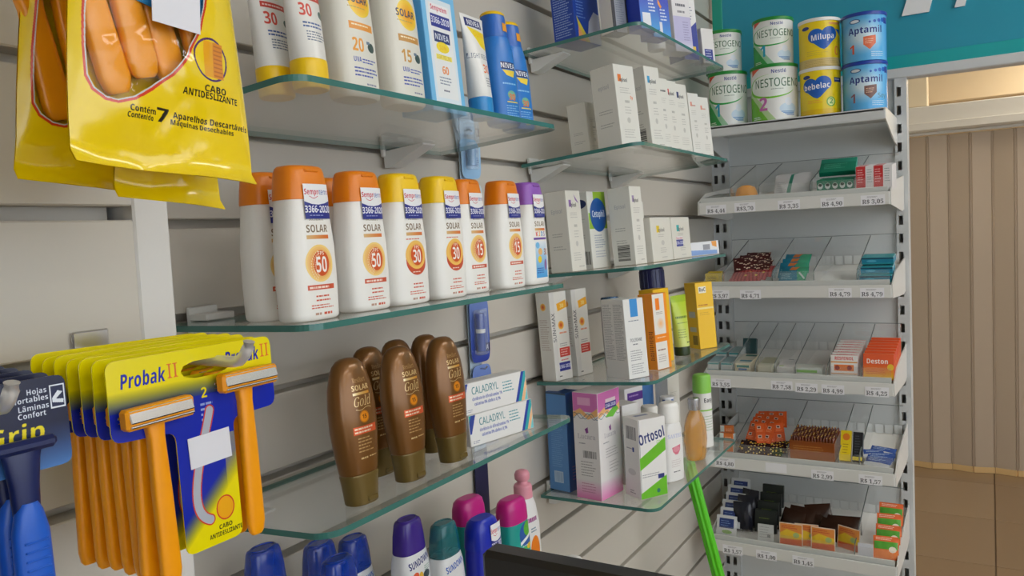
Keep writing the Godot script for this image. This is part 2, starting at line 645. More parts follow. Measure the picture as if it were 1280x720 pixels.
func room() -> void:
	var w := structure("wall_slat", "long white slatted wall panel carrying the glass shelves", "wall")
	part(w, "backing", boxm(Vector3(3.9, 1.4, -0.057), Vector3(7.8, 2.8, 0.07)), M.slat)
	slats(w, 0.2, 2.56, 0.0, 0.0, 2.8, M.slat)
	part(w, "plain_wall", boxm(Vector3(4.0, 1.4, -0.005), Vector3(2.6, 2.8, 0.02)), M.plaster)
	var p := structure("wall_pillar", "white slatted pillar with hooks for razors and bags", "wall")
	part(p, "backing", boxm(Vector3(-0.35, 1.4, 0.0915), Vector3(1.4, 2.8, 0.183)), M.slat)
	slats(p, -1.05, 0.356, 0.205, 0.0, 2.8, M.slat)
	var t := structure("trim_1", "pale flat corner strip on the edge of the slatted pillar", "trim")
	part(t, "corner_strip", boxm(Vector3(0.370, 1.4, 0.1), Vector3(0.029, 2.8, 0.212), 0.0015), M.trim)
	var far := structure("wall_back", "plain wall behind the counter side", "wall")
	part(far, "sill_wall", boxm(Vector3(-1.9, 0.45, 2.2), Vector3(0.1, 0.9, 4.8)), M.plaster)
	part(far, "lintel", boxm(Vector3(-1.9, 2.7, 2.2), Vector3(0.1, 0.2, 4.8)), M.plaster)
	part(far, "panel", boxm(Vector3(-1.9, 1.45, 1.0), Vector3(0.1, 2.3, 2.4)), M.plaster)
	var sb := structure("window_2", "corner shop front window of clear panes between posts", "window")
	for k in 3:
		part(sb, "post", boxm(Vector3(-1.9, 1.75, 2.23 + 1.17 * k), Vector3(0.08, 1.7, 0.06), 0.003), M.white_metal)
	for k in 2:
		part(sb, "pane", boxm(Vector3(-1.9, 1.75, 2.815 + 1.17 * k), Vector3(0.006, 1.7, 1.11)), M.pane)
	part(far, "panel", boxm(Vector3(-1.4, 1.4, 0.1), Vector3(0.9, 2.8, 0.2)), M.plaster)
	var opp := structure("wall_opposite", "plain wall across the shop", "wall")
	# shop front: big panes between posts let the daylight in
	part(opp, "sill_wall", boxm(Vector3(3.0, 0.45, 4.65), Vector3(9.9, 0.9, 0.1)), M.plaster)
	part(opp, "lintel", boxm(Vector3(3.0, 2.7, 4.65), Vector3(9.9, 0.2, 0.1)), M.plaster)
	part(opp, "panel", boxm(Vector3(5.3, 1.45, 4.65), Vector3(5.0, 2.3, 0.1)), M.plaster)
	var sf := structure("window_1", "wide shop front window of clear panes between posts", "window")
	for k in 4:
		part(sf, "post", boxm(Vector3(-1.8 + 1.53 * k, 1.75, 4.65), Vector3(0.06, 1.7, 0.08), 0.003), M.white_metal)
	for k in 3:
		part(sf, "pane", boxm(Vector3(-1.035 + 1.53 * k, 1.75, 4.65), Vector3(1.47, 1.7, 0.006)), M.pane)
	var ce := structure("ceiling", "flat white ceiling of the shop", "ceiling")
	part(ce, "slab", boxm(Vector3(3.0, 2.85, 2.2), Vector3(9.9, 0.1, 5.0)), M.ceiling)
	# floor: big glossy tiles, each with its own edges over a grout bed
	var fl := structure("floor", "shop floor of large glossy brownish tiles", "floor")
	part(fl, "grout_bed", boxm(Vector3(3.0, -0.035, 2.2), Vector3(9.9, 0.06, 5.0)), mat(c8(112, 92, 70), 0.9))
	var tones := []
	for k in 3:
		var m := mat([c8(160, 134, 104), c8(156, 130, 100), c8(165, 139, 108)][k], 0.22)
		tones.append(m)
	var tile := boxm(Vector3.ZERO, Vector3(0.595, 0.01, 0.595), 0.0015)
	for i in range(-3, 13):
		for j in range(0, 8):
			part(fl, "tile", tile, tones[(i * 7 + j * 5 + i * j) % 3], Transform3D(Basis(), Vector3(4.46 + 0.6 * (i - 6) + 0.3, -0.005, 0.143 + 0.6 * j - 0.3)))
	# end of the shop: folding door under a header, open above
	var ew := structure("wall_end", "end wall with the header over the folding door", "wall")
	var X := 5.27
	part(ew, "header", boxm(Vector3(X, EYE + 0.555, 1.4), Vector3(0.16, 0.145, 2.8), 0.006), M.plaster)
	part(ew, "header_ledge", boxm(Vector3(X - 0.09, EYE + 0.51, 1.4), Vector3(0.03, 0.045, 2.8), 0.004), M.plaster)
	part(ew, "upright_wall", boxm(Vector3(X, 1.4, 3.7), Vector3(0.14, 2.8, 1.8)), M.plaster)
	part(ew, "corner_wall", boxm(Vector3(X + 0.02, 2.465, 0.215), Vector3(0.12, 0.67, 0.43), 0.004), M.cream)
	var er := structure("wall_beyond", "cream wall of the room behind the folding door", "wall")
	part(er, "panel", boxm(Vector3(7.3, 1.4, 2.2), Vector3(0.1, 2.8, 5.0)), M.cream)
	part(er, "soffit", boxm(Vector3(6.9, 2.45, 2.2), Vector3(0.7, 0.3, 4.8), 0.01), M.cream)
	var d := structure("door_1", "beige accordion folding door with narrow vertical panels", "door")
	var pm := mat(c8(190, 172, 150), 0.55)
	var hinge := mat(c8(172, 154, 134), 0.5)
	var hem := mat(c8(222, 186, 128), 0.6)
	var z := 0.10
	var side := 1.0
	var ybot := EYE - 1.465
	var ytop := EYE + 0.462
	while z < 2.75:
		var x := X
		var tilt := Basis(Vector3.UP, -0.22 * side)
		part(d, "panel", boxm(Vector3.ZERO, Vector3(0.007, ytop - ybot, 0.096), 0.0015), pm, Transform3D(tilt, Vector3(x, (ytop + ybot) / 2, z + 0.054)))
		part(d, "bottom_strip", boxm(Vector3.ZERO, Vector3(0.012, 0.034, 0.106), 0.001), hem, Transform3D(tilt, Vector3(x, ybot - 0.017, z + 0.054)))
		part(d, "hinge", boxm(Vector3.ZERO, Vector3(0.012, ytop - ybot, 0.013), 0.003), hinge, Transform3D(Basis(), Vector3(x - 0.011 * side, (ytop + ybot) / 2, z + 0.108)))
		z += 0.108
		side = -side
	part(d, "track", boxm(Vector3(X, EYE + 0.475, 1.4), Vector3(0.05, 0.015, 2.75), 0.002), M.white_metal)
	# teal fascia over the gondola
	var sg := thing("fascia_sign", "large teal fascia board with white slanted letters above the metal shelving", "sign", Transform3D(Basis(), Vector3(2.47, EYE, 0)))
	part(sg, "board", boxm(Vector3(0.02, 0.66, 1.2), Vector3(0.03, 0.44, 2.38), 0.002), mat(c8(40, 152, 178), 0.35))
	part(sg, "lower_band", boxm(Vector3(0.002, 0.425, 1.2), Vector3(0.008, 0.036, 2.38), 0.001), mat(c8(24, 166, 168), 0.35))
	part(sg, "side_band", boxm(Vector3(0.002, 0.662, 0.025), Vector3(0.008, 0.436, 0.03), 0.001), mat(c8(30, 162, 140), 0.35))
	part(sg, "rail", boxm(Vector3(0.0, 0.392, 1.2), Vector3(0.05, 0.027, 2.4), 0.003), M.steel)
	var white := mat(c8(236, 238, 240), 0.4)
	for q in [[0.532, 0.598, 0.055], [0.658, 0.682, 0.055]]:
		var b := MB.new()
		b.slab(PackedVector2Array([Vector2(q[0], 0.548), Vector2(q[1], 0.548), Vector2(q[1] + 0.05, 0.74), Vector2(q[0] + 0.06, 0.74)]), 0.0, 0.006)
		# outline runs along z, so turn the slab to face the entrance
		part(sg, "letter", b.mesh(), white, Transform3D(Basis(Vector3(0, 0, 1), Vector3.UP, Vector3(-1, 0, 0)), Vector3(0.004, 0, 0)))

# ---------------------------------------------------------------- glass shelves
func rounded(x0: float, x1: float, z0: float, z1: float, r: float) -> PackedVector2Array:
	var o := PackedVector2Array([Vector2(x0, z0), Vector2(x1, z0)])
	for k in 9:
		var a := PI / 2 * k / 8.0
		o.append(Vector2(x1 - r + r * cos(a), z1 - r + r * sin(a)))
	for k in 9:
		var a := PI / 2 + PI / 2 * k / 8.0
		o.append(Vector2(x0 + r + r * cos(a), z1 - r + r * sin(a)))
	return o

func glass_shelves() -> void:
	var where := {"s1": "under the sunscreen tubes and light blue carton", "s2": "under the white lotion bottles", "s3": "under the brown bottles and stacked cartons", "s4": "under the blue-capped bottles",
		"A": "under the blue cartons beside the teal board", "B": "under the tall white cartons with small logos", "C": "under the white cartons and the green and blue one", "D": "under the yellow, orange and lime packs", "E": "under the pink and white carton and the amber bottle"}
	for s in SH:
		var q: Array = SH[s]
		var at := Transform3D(Basis(Vector3.RIGHT, -atan(q[2])), Vector3(0, EYE + q[0], q[1]))
		var t := thing("glass_shelf", "clear glass shelf with green edge " + where[s], "shelf", at)
		var o := rounded(q[3], q[4], -q[1] + 0.012, 0.0, 0.022)
		var b := MB.new()
		var tr := Geometry2D.triangulate_polygon(o)
		for f in [[0.0, Vector3.UP], [-GLASS, Vector3.DOWN]]:
			var i0 := b.v.size()
			for p in o:
				b.vert(Vector3(p.x, f[0], p.y), f[1])
			for i in range(0, tr.size(), 3):
				b.tri(i0 + tr[i], i0 + tr[i + 1], i0 + tr[i + 2])
		part(t, "pane", b.mesh(), M.pane)
		var ed := MB.new()
		for i in o.size():
			var a := o[i]
			var c := o[(i + 1) % o.size()]
			var dv := (c - a).normalized()
			var nn := Vector3(dv.y, 0, -dv.x)
			ed.quad(Vector3(a.x, -GLASS, a.y), Vector3(c.x, -GLASS, c.y), Vector3(c.x, 0, c.y), Vector3(a.x, 0, a.y), nn)
		part(t, "edge", ed.mesh(), M.edge)
		for x in ([q[3] + 0.055, q[4] - 0.115]):
			var br := MB.new()
			# tongue under the glass, tapering towards the front
			var prof := PackedVector2Array([Vector2(0.0, -0.0072), Vector2(0.07, -0.0072), Vector2(0.07, -0.0095), Vector2(0.012, -0.03), Vector2(0.0, -0.03)])
			br.slab(prof, -0.014, 0.014)
			var turn := Transform3D(Basis(Vector3(0, 0, 1), Vector3.UP, Vector3(-1, 0, 0)), Vector3(x, 0, -q[1] + 0.006))
			var bm := part(t, "bracket", br.mesh(), M.white_metal, turn)
			var jaw := MB.new()
			jaw.box(Vector3(0.016, 0.0045, 0), Vector3(0.03, 0.007, 0.036), 0.001)
			jaw.box(Vector3(0.001, 0.0, 0), Vector3(0.006, 0.03, 0.036), 0.001)
			part(bm, "clip", jaw.mesh(), M.white_metal)

# ---------------------------------------------------------------- metal shelving
const GX := 2.45
const TF := 2.125
const TB := 2.425
var TRAY := [[0.062, 0.094], [-0.163, -0.125], [-0.404, -0.372], [-0.628, -0.602], [-0.862, -0.835]]

func tray_y(n: int, x: float) -> float:
	return EYE + lerpf(TRAY[n][0], TRAY[n][1], (x - TF) / (TB - TF))

func tray_tilt(n: int) -> float:
	return atan((TRAY[n][1] - TRAY[n][0]) / (TB - TF))

func gondola() -> void:
	var g := thing("metal_shelving", "grey metal shelving frame with slotted uprights beside the folding door", "shelving")
	for u in [[0.512, 0.542, [0.523]], [-0.002, 0.052, [0.012, 0.034]]]:
		var b := MB.new()
		var zs: Array = u[2]
		var edges := [u[0]]
		for s in zs:
			edges.append(s - 0.0055)
			edges.append(s + 0.0055)
		edges.append(u[1])
		for i in range(0, edges.size(), 2):
			b.box(Vector3(GX, 1.02, (edges[i] + edges[i + 1]) / 2), Vector3(0.003, 1.72, edges[i + 1] - edges[i]), 0.0)
		for s in zs:
			var y := 0.18
			while y < 1.87:
				b.box(Vector3(GX, y + 0.0375, s), Vector3(0.003, 0.025, 0.011), 0.0)
				y += 0.05
		b.box(Vector3(GX + 0.03, 1.02, u[0] + 0.001), Vector3(0.06, 1.72, 0.002))
		b.box(Vector3(GX + 0.03, 1.02, u[1] - 0.001), Vector3(0.06, 1.72, 0.002))
		part(g, "upright", b.mesh(), M.steel)
		part(g, "upright_web", boxm(Vector3(GX + 0.058, 1.02, (u[0] + u[1]) / 2), Vector3(0.003, 1.72, u[1] - u[0] - 0.005)), M.steel)
	part(g, "back_panel", boxm(Vector3(GX + 0.012, 1.03, 0.282), Vector3(0.004, 1.7, 0.46)), M.steel_back)
	part(g, "base", boxm(Vector3(2.3, 0.08, 0.27), Vector3(0.36, 0.16, 0.54), 0.003), M.steel)
	# top shelf
	var ts := thing("gondola_shelf", "flat grey metal shelf under the infant formula cans", "shelf")
	var ty := EYE + 0.272
	var board := MB.new()
	board.box(Vector3(2.31, ty - 0.004, 0.283), Vector3(0.27, 0.008, 0.46), 0.001)
	board.box(Vector3(2.178, ty - 0.0145, 0.283), Vector3(0.006, 0.027, 0.468), 0.002)
	board.box(Vector3(2.186, ty - 0.0275, 0.283), Vector3(0.02, 0.003, 0.462), 0.001)
	part(ts, "board", board.mesh(), M.steel)
	for z in [0.052, 0.516]:
		var br := MB.new()
		br.slab(PackedVector2Array([Vector2(0, 0.0), Vector2(0.272, 0.0), Vector2(0.272, -0.075), Vector2(0.21, -0.07), Vector2(0.0, -0.028)]), -0.0015, 0.0015)
		part(ts, "bracket", br.mesh(), M.white_metal, Transform3D(Basis(), Vector3(2.176, ty, z)))
	var prices := [["R$ 4,44", "R$3,70", "R$ 3,35", "R$ 4,90", "R$ 3,05"], ["R$ 3,97", "R$ 4,71", "R$ 4,79", "R$ 4,79"], ["R$ 3,55", "R$ 7,58", "R$ 2,29", "R$ 4,99", "R$ 4,25"], ["R$ 4,80", "", "R$ 2,99", "R$ 1,57"], ["R$ 1,57", "R$ 1,00", "R$ 1,45"]]
	var tagpx := [[895, 931, 986, 1040, 1091], [899, 938, 1050, 1090], [901, 977, 1008, 1041, 1096], [906, 970, 1028, 1088], [916, 958, 1004]]
	var tagpy := [[262, 259, 256, 253, 250], [372, 369, 366, 366], [479, 482, 485, 488, 492], [578, 585, 594, 600], [691, 699, 706]]
	var divpx := [[912, 948, 1012, 1068], [903, 965, 1017, 1071], [917, 944, 968, 994, 1034, 1077], [918, 984, 1048, 1074], [1068]]
	var divpy := [230, 348, 463, 575, 680]
	var says := ["with orange, grey, green and red packs", "with dark red sachets and teal packs", "with rows of red and white cold remedy cartons", "with orange sachets and a dotted brown box", "with dark sachets and orange packets"]
	var pc := Pic.new(282, 132, 4, c8(238, 238, 242))
	var waiting := []
	for n in 5:
		var sh := thing("gondola_shelf", "sloping grey metal shelf under the tray " + says[n], "shelf")
		var tilt := Basis(Vector3(0, 0, 1), tray_tilt(n))
		var mid := Vector3((TF + TB) / 2, tray_y(n, (TF + TB) / 2), 0.295)
		part(sh, "board", boxm(Vector3(0, -0.008, 0), Vector3(0.31, 0.006, 0.462), 0.001), M.steel, Transform3D(tilt, mid))
		var fy := tray_y(n, TF)
		var rail := MB.new()
		rail.box(Vector3(TF - 0.012, fy - 0.0135, 0.296), Vector3(0.004, 0.031, 0.466), 0.001)
		rail.box(Vector3(TF - 0.0035, fy - 0.026, 0.296), Vector3(0.016, 0.004, 0.464), 0.001)
		part(sh, "price_rail", rail.mesh(), M.white_metal)
		for z in [0.06, 0.531]:
			var br := MB.new()
			br.slab(PackedVector2Array([Vector2(-0.012, -0.03), Vector2(-0.012, 0.004), Vector2(0.06, 0.03), Vector2(0.32, 0.052), Vector2(0.32, -0.04), Vector2(0.26, -0.045)]), -0.0015, 0.0015)
			part(sh, "bracket", br.mesh(), M.white_metal, Transform3D(Basis(), Vector3(TF, fy, z)))
		for k in prices[n].size():
			var p: Vector3 = on_x(tagpx[n][k], tagpy[n][k], TF - 0.0145)
			p.y = clampf(p.y, fy - 0.020, fy - 0.008)
			var ink := c8(70, 72, 78)
			pc.o = Vector2(56.0 * k, 26.0 * n)
			var words: String = prices[n][k]
			if words:
				pc.fine(14, 3.0, 28, 2, 2.2, c8(160, 160, 165))
				pc.text(27, 20.5, 10.0, words, ink, {"c": 1, "f": 1, "b": 1, "sx": 0.98})
			var tg := MB.new()
			tg.box(Vector3.ZERO, Vector3(0.0006, 0.024, 0.054), 0.0, {"left": Rect2(pc.o.x / pc.w, pc.o.y / pc.h, 54.0 / pc.w, 24.0 / pc.h)})
			waiting.append([sh, tg.mesh(), Transform3D(Basis(), p)])
		# clear divider tray
		var tr := thing("divider_tray", "clear acrylic divider tray " + says[n], "tray")
		var fr := Transform3D(tilt, mid)
		var L := 0.30
		part(tr, "tray_floor", boxm(Vector3(0, -0.0025, 0), Vector3(L, 0.004, 0.458), 0.0005), M.white, fr)
		part(tr, "front_strip", boxm(Vector3(-L / 2 - 0.004, 0.005, 0), Vector3(0.004, 0.02, 0.46), 0.0008), mat(c8(206, 208, 204), 0.35), fr)
		part(tr, "front_pane", boxm(Vector3(-L / 2, 0.026, 0), Vector3(0.002, 0.024, 0.458)), M.acrylic, fr)
		var comb := MB.new()
		var zz := -0.225
		while zz < 0.22:
			comb.box(Vector3(L / 2 - 0.006, 0.0135, zz + 0.0085), Vector3(0.002, 0.026, 0.0195))
			zz += 0.0240
		part(tr, "comb", comb.mesh(), mat(c8(216, 218, 216), 0.4), fr)
		part(tr, "back_pane", boxm(Vector3(L / 2 - 0.003, 0.042, 0), Vector3(0.002, 0.08, 0.458)), M.acrylic, fr)
		part(tr, "back_rim", boxm(Vector3(L / 2 - 0.003, 0.0826, 0), Vector3(0.0024, 0.0012, 0.458)), M.acrylic_edge, fr)
		for k in divpx[n].size():
			var p: Vector3 = on_x(divpx[n][k], divpy[n], TF)
			var dv := MB.new()
			dv.slab(PackedVector2Array([Vector2(-L / 2 + 0.003, 0.0), Vector2(L / 2 - 0.008, 0.0), Vector2(L / 2 - 0.008, 0.08), Vector2(-L / 2 + 0.012, 0.038), Vector2(-L / 2 + 0.003, 0.03)]), -0.0008, 0.0008)
			var dn := part(tr, "divider", dv.mesh(), M.acrylic, fr * Transform3D(Basis(), Vector3(0, 0.0, p.z - 0.295)))
			var de := MB.new()
			de.tube([Vector3(-L / 2 + 0.003, 0.0, 0), Vector3(-L / 2 + 0.003, 0.03, 0), Vector3(-L / 2 + 0.012, 0.038, 0), Vector3(L / 2 - 0.008, 0.08, 0)], 0.0014, 6)
			part(dn, "polished_edge", de.mesh(), M.acrylic_edge)
	var pm := printed(pc, 0.5)
	for q in waiting:
		part(q[0], "price_label", q[1], pm, q[2])

# ---------------------------------------------------------------- product shapes
func carton_pic(w: float, h: float, d: float, bg: Color, side := Color(-1, 0, 0)) -> Pic:
	var p := Pic.new(w + d, h + d, 2.2, bg)
	if side.r >= 0.0:
		p.rect(w, 0, d, h, side)
	return p

# sizes in mm; the picture holds the front at 0,0, the side at w,0 and the top at 0,h
func carton_mesh(w: float, h: float, d: float) -> ArrayMesh:
	var b := MB.new()
	var W := w + d
	var H := h + d
	var fr := Rect2(0, 0, w / W, h / H)
	var sd := Rect2(w / W, 0, d / W, h / H)
	b.box(Vector3(0, h / 2000.0, 0), Vector3(w, h, d) / 1000.0, 0.0006, {"front": fr, "back": fr, "left": sd, "right": sd, "top": Rect2(0, h / H, w / W, d / H)}, Vector2((w + d * 0.5) / W, (h + d * 0.5) / H))
	return b.mesh()

func carton(called: String, label: String, at: Transform3D, w: float, h: float, d: float, p: Variant, group := "", rough := 0.42) -> MeshInstance3D:
	var o := MeshInstance3D.new()
	o.name = numbered(called)
	o.mesh = carton_mesh(w, h, d)
	o.material_override = printed(p, rough) if p is Pic else p
	add_child(o)
	o.transform = at
	o.set_meta("label", label)
	o.set_meta("category", "carton")
	if group:
		o.set_meta("group", group)
	return o

func mm(sec: Array) -> Array:
	var out := []
	for q in sec:
		var r := [q[0] / 1000.0, q[1] / 1000.0, q[2] / 1000.0, q[3]]
		if q.size() > 4:
			r.append(q[4] / 1000.0)
		out.append(r)
	return out

func loftm(sec: Array, how := {}, seg := 36) -> ArrayMesh:
	var b := MB.new()
	b.loft(mm(sec), seg, how)
	return b.mesh()

func price_sticker() -> StandardMaterial3D:
	if not M.has("sticker"):
		var p := Pic.new(27, 27, 8, c8(240, 240, 242))
		p.text(13.5, 8.2, 4.2, "Sempretem", c8(206, 60, 80), {"c": 1, "sx": 0.78, "b": 1})
		p.rect(15.5, 4.6, 9, 4, Color(0.94, 0.94, 0.95))
		p.text(15.6, 8.2, 4.2, "tem", c8(60, 90, 170), {"sx": 0.85})
		for k in 9:
			p.rect(5 + k, 9.4 + 1.4 * sin(PI * k / 8.0), 1, 0.5, c8(206, 60, 80))
		p.poly([[0, 13.5], [7, 15.6], [14, 16], [21, 15], [27, 13], [27, 27], [0, 27]], c8(38, 48, 140))
		p.text(13.5, 22.2, 5.4, "3366-2020", c8(245, 245, 250), {"c": 1, "b": 1, "sx": 0.76})
		p.fine(4, 24, 19, 1, 1.4, c8(170, 178, 220))
		M.sticker = printed(p, 0.35)
	return M.sticker

# white sun lotion bottle, 145 mm, coloured flip cap, shop sticker across cap and shoulder
const LOTION := [[0, 27, 16, 3.2], [2, 29.5, 18, 3.2], [6, 30.5, 18.6, 3.0], [40, 31.5, 19.5, 2.8], [70, 31, 19.5, 2.7], [92, 28.6, 18.8, 2.7], [106, 27, 18.2, 2.8], [112, 26.4, 18, 2.8], [113, 26.2, 17.9, 2.8]]
const LOTION_CAP := [[113, 27, 18.5, 2.8], [114, 27.4, 18.8, 2.8], [128, 26.2, 18, 2.8], [139, 24.6, 16.6, 2.8], [142.5, 23.4, 15.4, 2.8], [144.3, 21.5, 13.6, 2.8], [145, 18, 11, 2.8]]

func lotion_pic(kind: String) -> Pic:
	var p := Pic.new(64, 113, 5, c8(242, 240, 234))
	var grey := c8(120, 105, 92)
	var red := c8(208, 84, 52)
	p.text(32, 20, 5.0, "Resilart", c8(140, 125, 110), {"c": 1, "sx": 0.72, "f": 1})
	p.text(32, 31, 7.0, "SOLAR", c8(128, 108, 84), {"c": 1, "b": 1, "sx": 0.9})
	p.blend(18, 33.5, 28, 3.6, c8(226, 190, 130), c8(222, 110, 40), false)
	if kind == "kids":
		for i in 4:
			p.text(21.5 + i * 7.0, 45, 6.5, "KIDS"[i], [c8(220, 70, 60), c8(240, 160, 20), c8(60, 140, 200), c8(120, 80, 170)][i], {"c": 1, "b": 1})
		p.rect(14, 47, 36, 3, c8(110, 70, 160))
		p.blend(16, 52, 32, 52, c8(236, 240, 244), c8(70, 160, 225))
		p.ell(22, 58, 5, 4.5, c8(120, 190, 235))
		p.ell(28, 67, 5.5, 5, c8(240, 190, 120))
		p.ell(26, 78, 5, 5, c8(240, 210, 40))
		p.ell(42, 86, 4, 8, c8(150, 110, 170))
		p.text(43, 72, 9, "30", c8(170, 90, 40), {"c": 1, "b": 1, "sx": 0.7})
		p.fine(18, 90, 20, 3, 3, c8(40, 90, 180))
		return p
	if kind == "30":
		p.fine(17, 40.5, 30, 1, 2.2, red)
	var cy := 60.0 if kind != "15" else 57.0
	p.sun(32, cy, 17.5, c8(222, 104, 40), c8(250, 214, 130))
	p.ell(33.5, cy, 10.5, 12, c8(216, 88, 34))
	for k in 3:
		for a in 14:
			var t := PI * 0.62 + a * PI * 0.76 / 14.0
			p.rect(33.5 + (8 + k * 2.6) * cos(t), cy - (10 + k * 2.4) * sin(t) + 2, 0.7, 1.3, c8(250, 226, 190))
	p.text(33.5, cy - 7.5, 3.6, "FPS", c8(250, 236, 220), {"c": 1, "b": 1})
	p.text(33.5, cy + 8.5, 14.5, kind, c8(252, 246, 240), {"c": 1, "sx": 0.66, "b": 1})
	if kind == "30":
		p.ell(32, cy + 6, 17, 15, red)
		p.ell(32, cy - 1, 17, 15.5, c8(246, 190, 90))
		p.sun(32, cy - 1, 15, c8(222, 104, 40), c8(248, 200, 100))
		p.ell(33, cy - 1, 10.5, 11.5, c8(216, 88, 34))
		p.text(33, cy + 7.5, 14.5, "30", c8(252, 246, 240), {"c": 1, "sx": 0.66, "b": 1})
		p.text(33, cy - 8, 3.6, "FPS", c8(250, 236, 220), {"c": 1, "b": 1})
		p.fine(24, cy + 17, 16, 1, 2.2, c8(250, 230, 215))
	else:
		p.rect(15, cy + 20, 34, 4.6, red)
		p.fine(17, cy + 21.3, 30, 1, 2.4, c8(252, 232, 220), 2.0)
	p.fine(24, 90, 22, 2, 3.8, red, 1.3)
	p.fine(18, 98.5, 28, 2, 2.4, red)
	p.fine(22, 106, 10, 1, 3, c8(190, 150, 130), 2.2)
	p.fine(33, 106, 14, 1, 3, red, 2.2)
	return p

func lotion(kind: String, cap: Material, label: String, x: float, z: float, yaw := 0.0) -> Node3D:
	var t := thing("lotion_bottle", label, "bottle", stand("s2", x, z, yaw), "white lotion bottles in a row")
	if not M.has("lotion" + kind):
		M["lotion" + kind] = printed(lotion_pic(kind), 0.33)
		M.lotion_body = loftm(LOTION, {"w": 0.064})
		var cb := MB.new()
		cb.loft(mm(LOTION_CAP), 36, {})
		M.lotion_cap = cb.mesh()
		var sb := MB.new()
		sb.sticker(mm([[90, 29.1, 19.1, 2.7], [112, 27.5, 18.9, 2.8], [130, 26.4, 18.2, 2.8]]), -0.0140, 0.0185, 0.0945, 0.1270, 0.0012)
		M.lotion_sticker = sb.mesh()
		M.lotion_lip = boxm(Vector3(0, 0.1395, 0.0158), Vector3(0.018, 0.003, 0.004), 0.0012)
	part(t, "body", M.lotion_body, M["lotion" + kind])
	var c := part(t, "cap", M.lotion_cap, cap)
	part(c, "thumb_lip", M.lotion_lip, cap)
	part(t, "shop_sticker", M.lotion_sticker, price_sticker())
	return t

# brown tanning lotion bottle standing on its cap
const GOLD := [[31, 20.5, 14, 2.5], [33, 21.5, 14.8, 2.5], [50, 24.5, 16.2, 2.4], [75, 27.5, 17.2, 2.3], [98, 27.8, 17, 2.3], [118, 25.6, 15.6, 2.3], [133, 21.6, 13.2, 2.3], [141, 17.6, 10.8, 2.3], [145.5, 13, 8, 2.3], [147.6, 8, 5, 2.2], [148.2, 3, 2, 2]]
const GOLD_CAP := [[0, 17, 12.6, 2.6], [1.2, 18, 13.4, 2.6], [10, 18.7, 13.8, 2.6], [24, 20.2, 14.4, 2.6], [29, 21.2, 14.9, 2.6], [31, 20.8, 14.6, 2.6]]

func gold(label: String, x: float, z: float, yaw := 0.0) -> void:
	var t := thing("tanning_bottle", label, "bottle", stand("s3", x, z, yaw), "brown tanning lotion bottles")
	if not M.has("gold"):
		var p := Pic.new(57, 118, 5, c8(122, 80, 32))
		var pale := c8(226, 196, 140)
		p.text(29, 25, 4.6, "Resilart", c8(190, 150, 100), {"c": 1, "f": 1, "sx": 0.75})
		p.text(29, 33, 5.4, "SOLAR", pale, {"c": 1, "b": 1})
		p.blend(18, 35, 22, 2.6, c8(232, 214, 170), c8(222, 150, 40), false)
		p.text(28, 49, 9.5, "Gold", pale, {"c": 1, "f": 1, "sl": 0.28, "sx": 0.8})
		for k in 16:
			p.rect(19 + k * 1.3, 51.5 + 1.2 * sin(k * 0.42), 1.3, 0.6, pale)
		p.ell(29, 60, 6.4, 6.4, c8(200, 118, 20))
		p.ell(29, 60, 5.2, 5.2, c8(240, 150, 20))
		p.text(29, 62, 4, "15", c8(120, 60, 10), {"c": 1, "b": 1})
		p.rect(13.5, 69, 31, 8, c8(226, 92, 44))
		p.fine(15, 70.3, 28, 2, 3.4, c8(250, 220, 190), 1.8)
		p.fine(18, 80.5, 20, 5, 3.3, c8(196, 158, 104), 1.2)
		p.fine(20, 100.5, 9, 1, 3, pale, 1.8)
		p.fine(31, 100.5, 11, 1, 3, pale, 1.2)
		M.gold = printed(p, 0.3, 0.3)
		M.gold.metallic = 0.4
		M.gold_body = loftm(GOLD, {"w": 0.057})
		M.gold_cap = loftm(GOLD_CAP)
		M.gold_capm = mat(c8(112, 92, 44), 0.32, 0.3)
		M.gold_notch = boxm(Vector3(0.003, 0.005, 0.0137), Vector3(0.014, 0.006, 0.003), 0.0012)
	part(t, "body", M.gold_body, M.gold)
	var c := part(t, "cap", M.gold_cap, M.gold_capm)
	part(c, "thumb_notch", M.gold_notch, M.gold_capm)

func bottle(called: String, label: String, at: Transform3D, body: Array, cap: Array, pic: Variant, capm: Material, group := "", how := {}, rough := 0.32) -> Node3D:
	var t := thing(called, label, "bottle", at, group)
	part(t, "body", loftm(body, how), printed(pic, rough) if pic is Pic else pic)
	part(t, "cap", loftm(cap), capm)
	return t

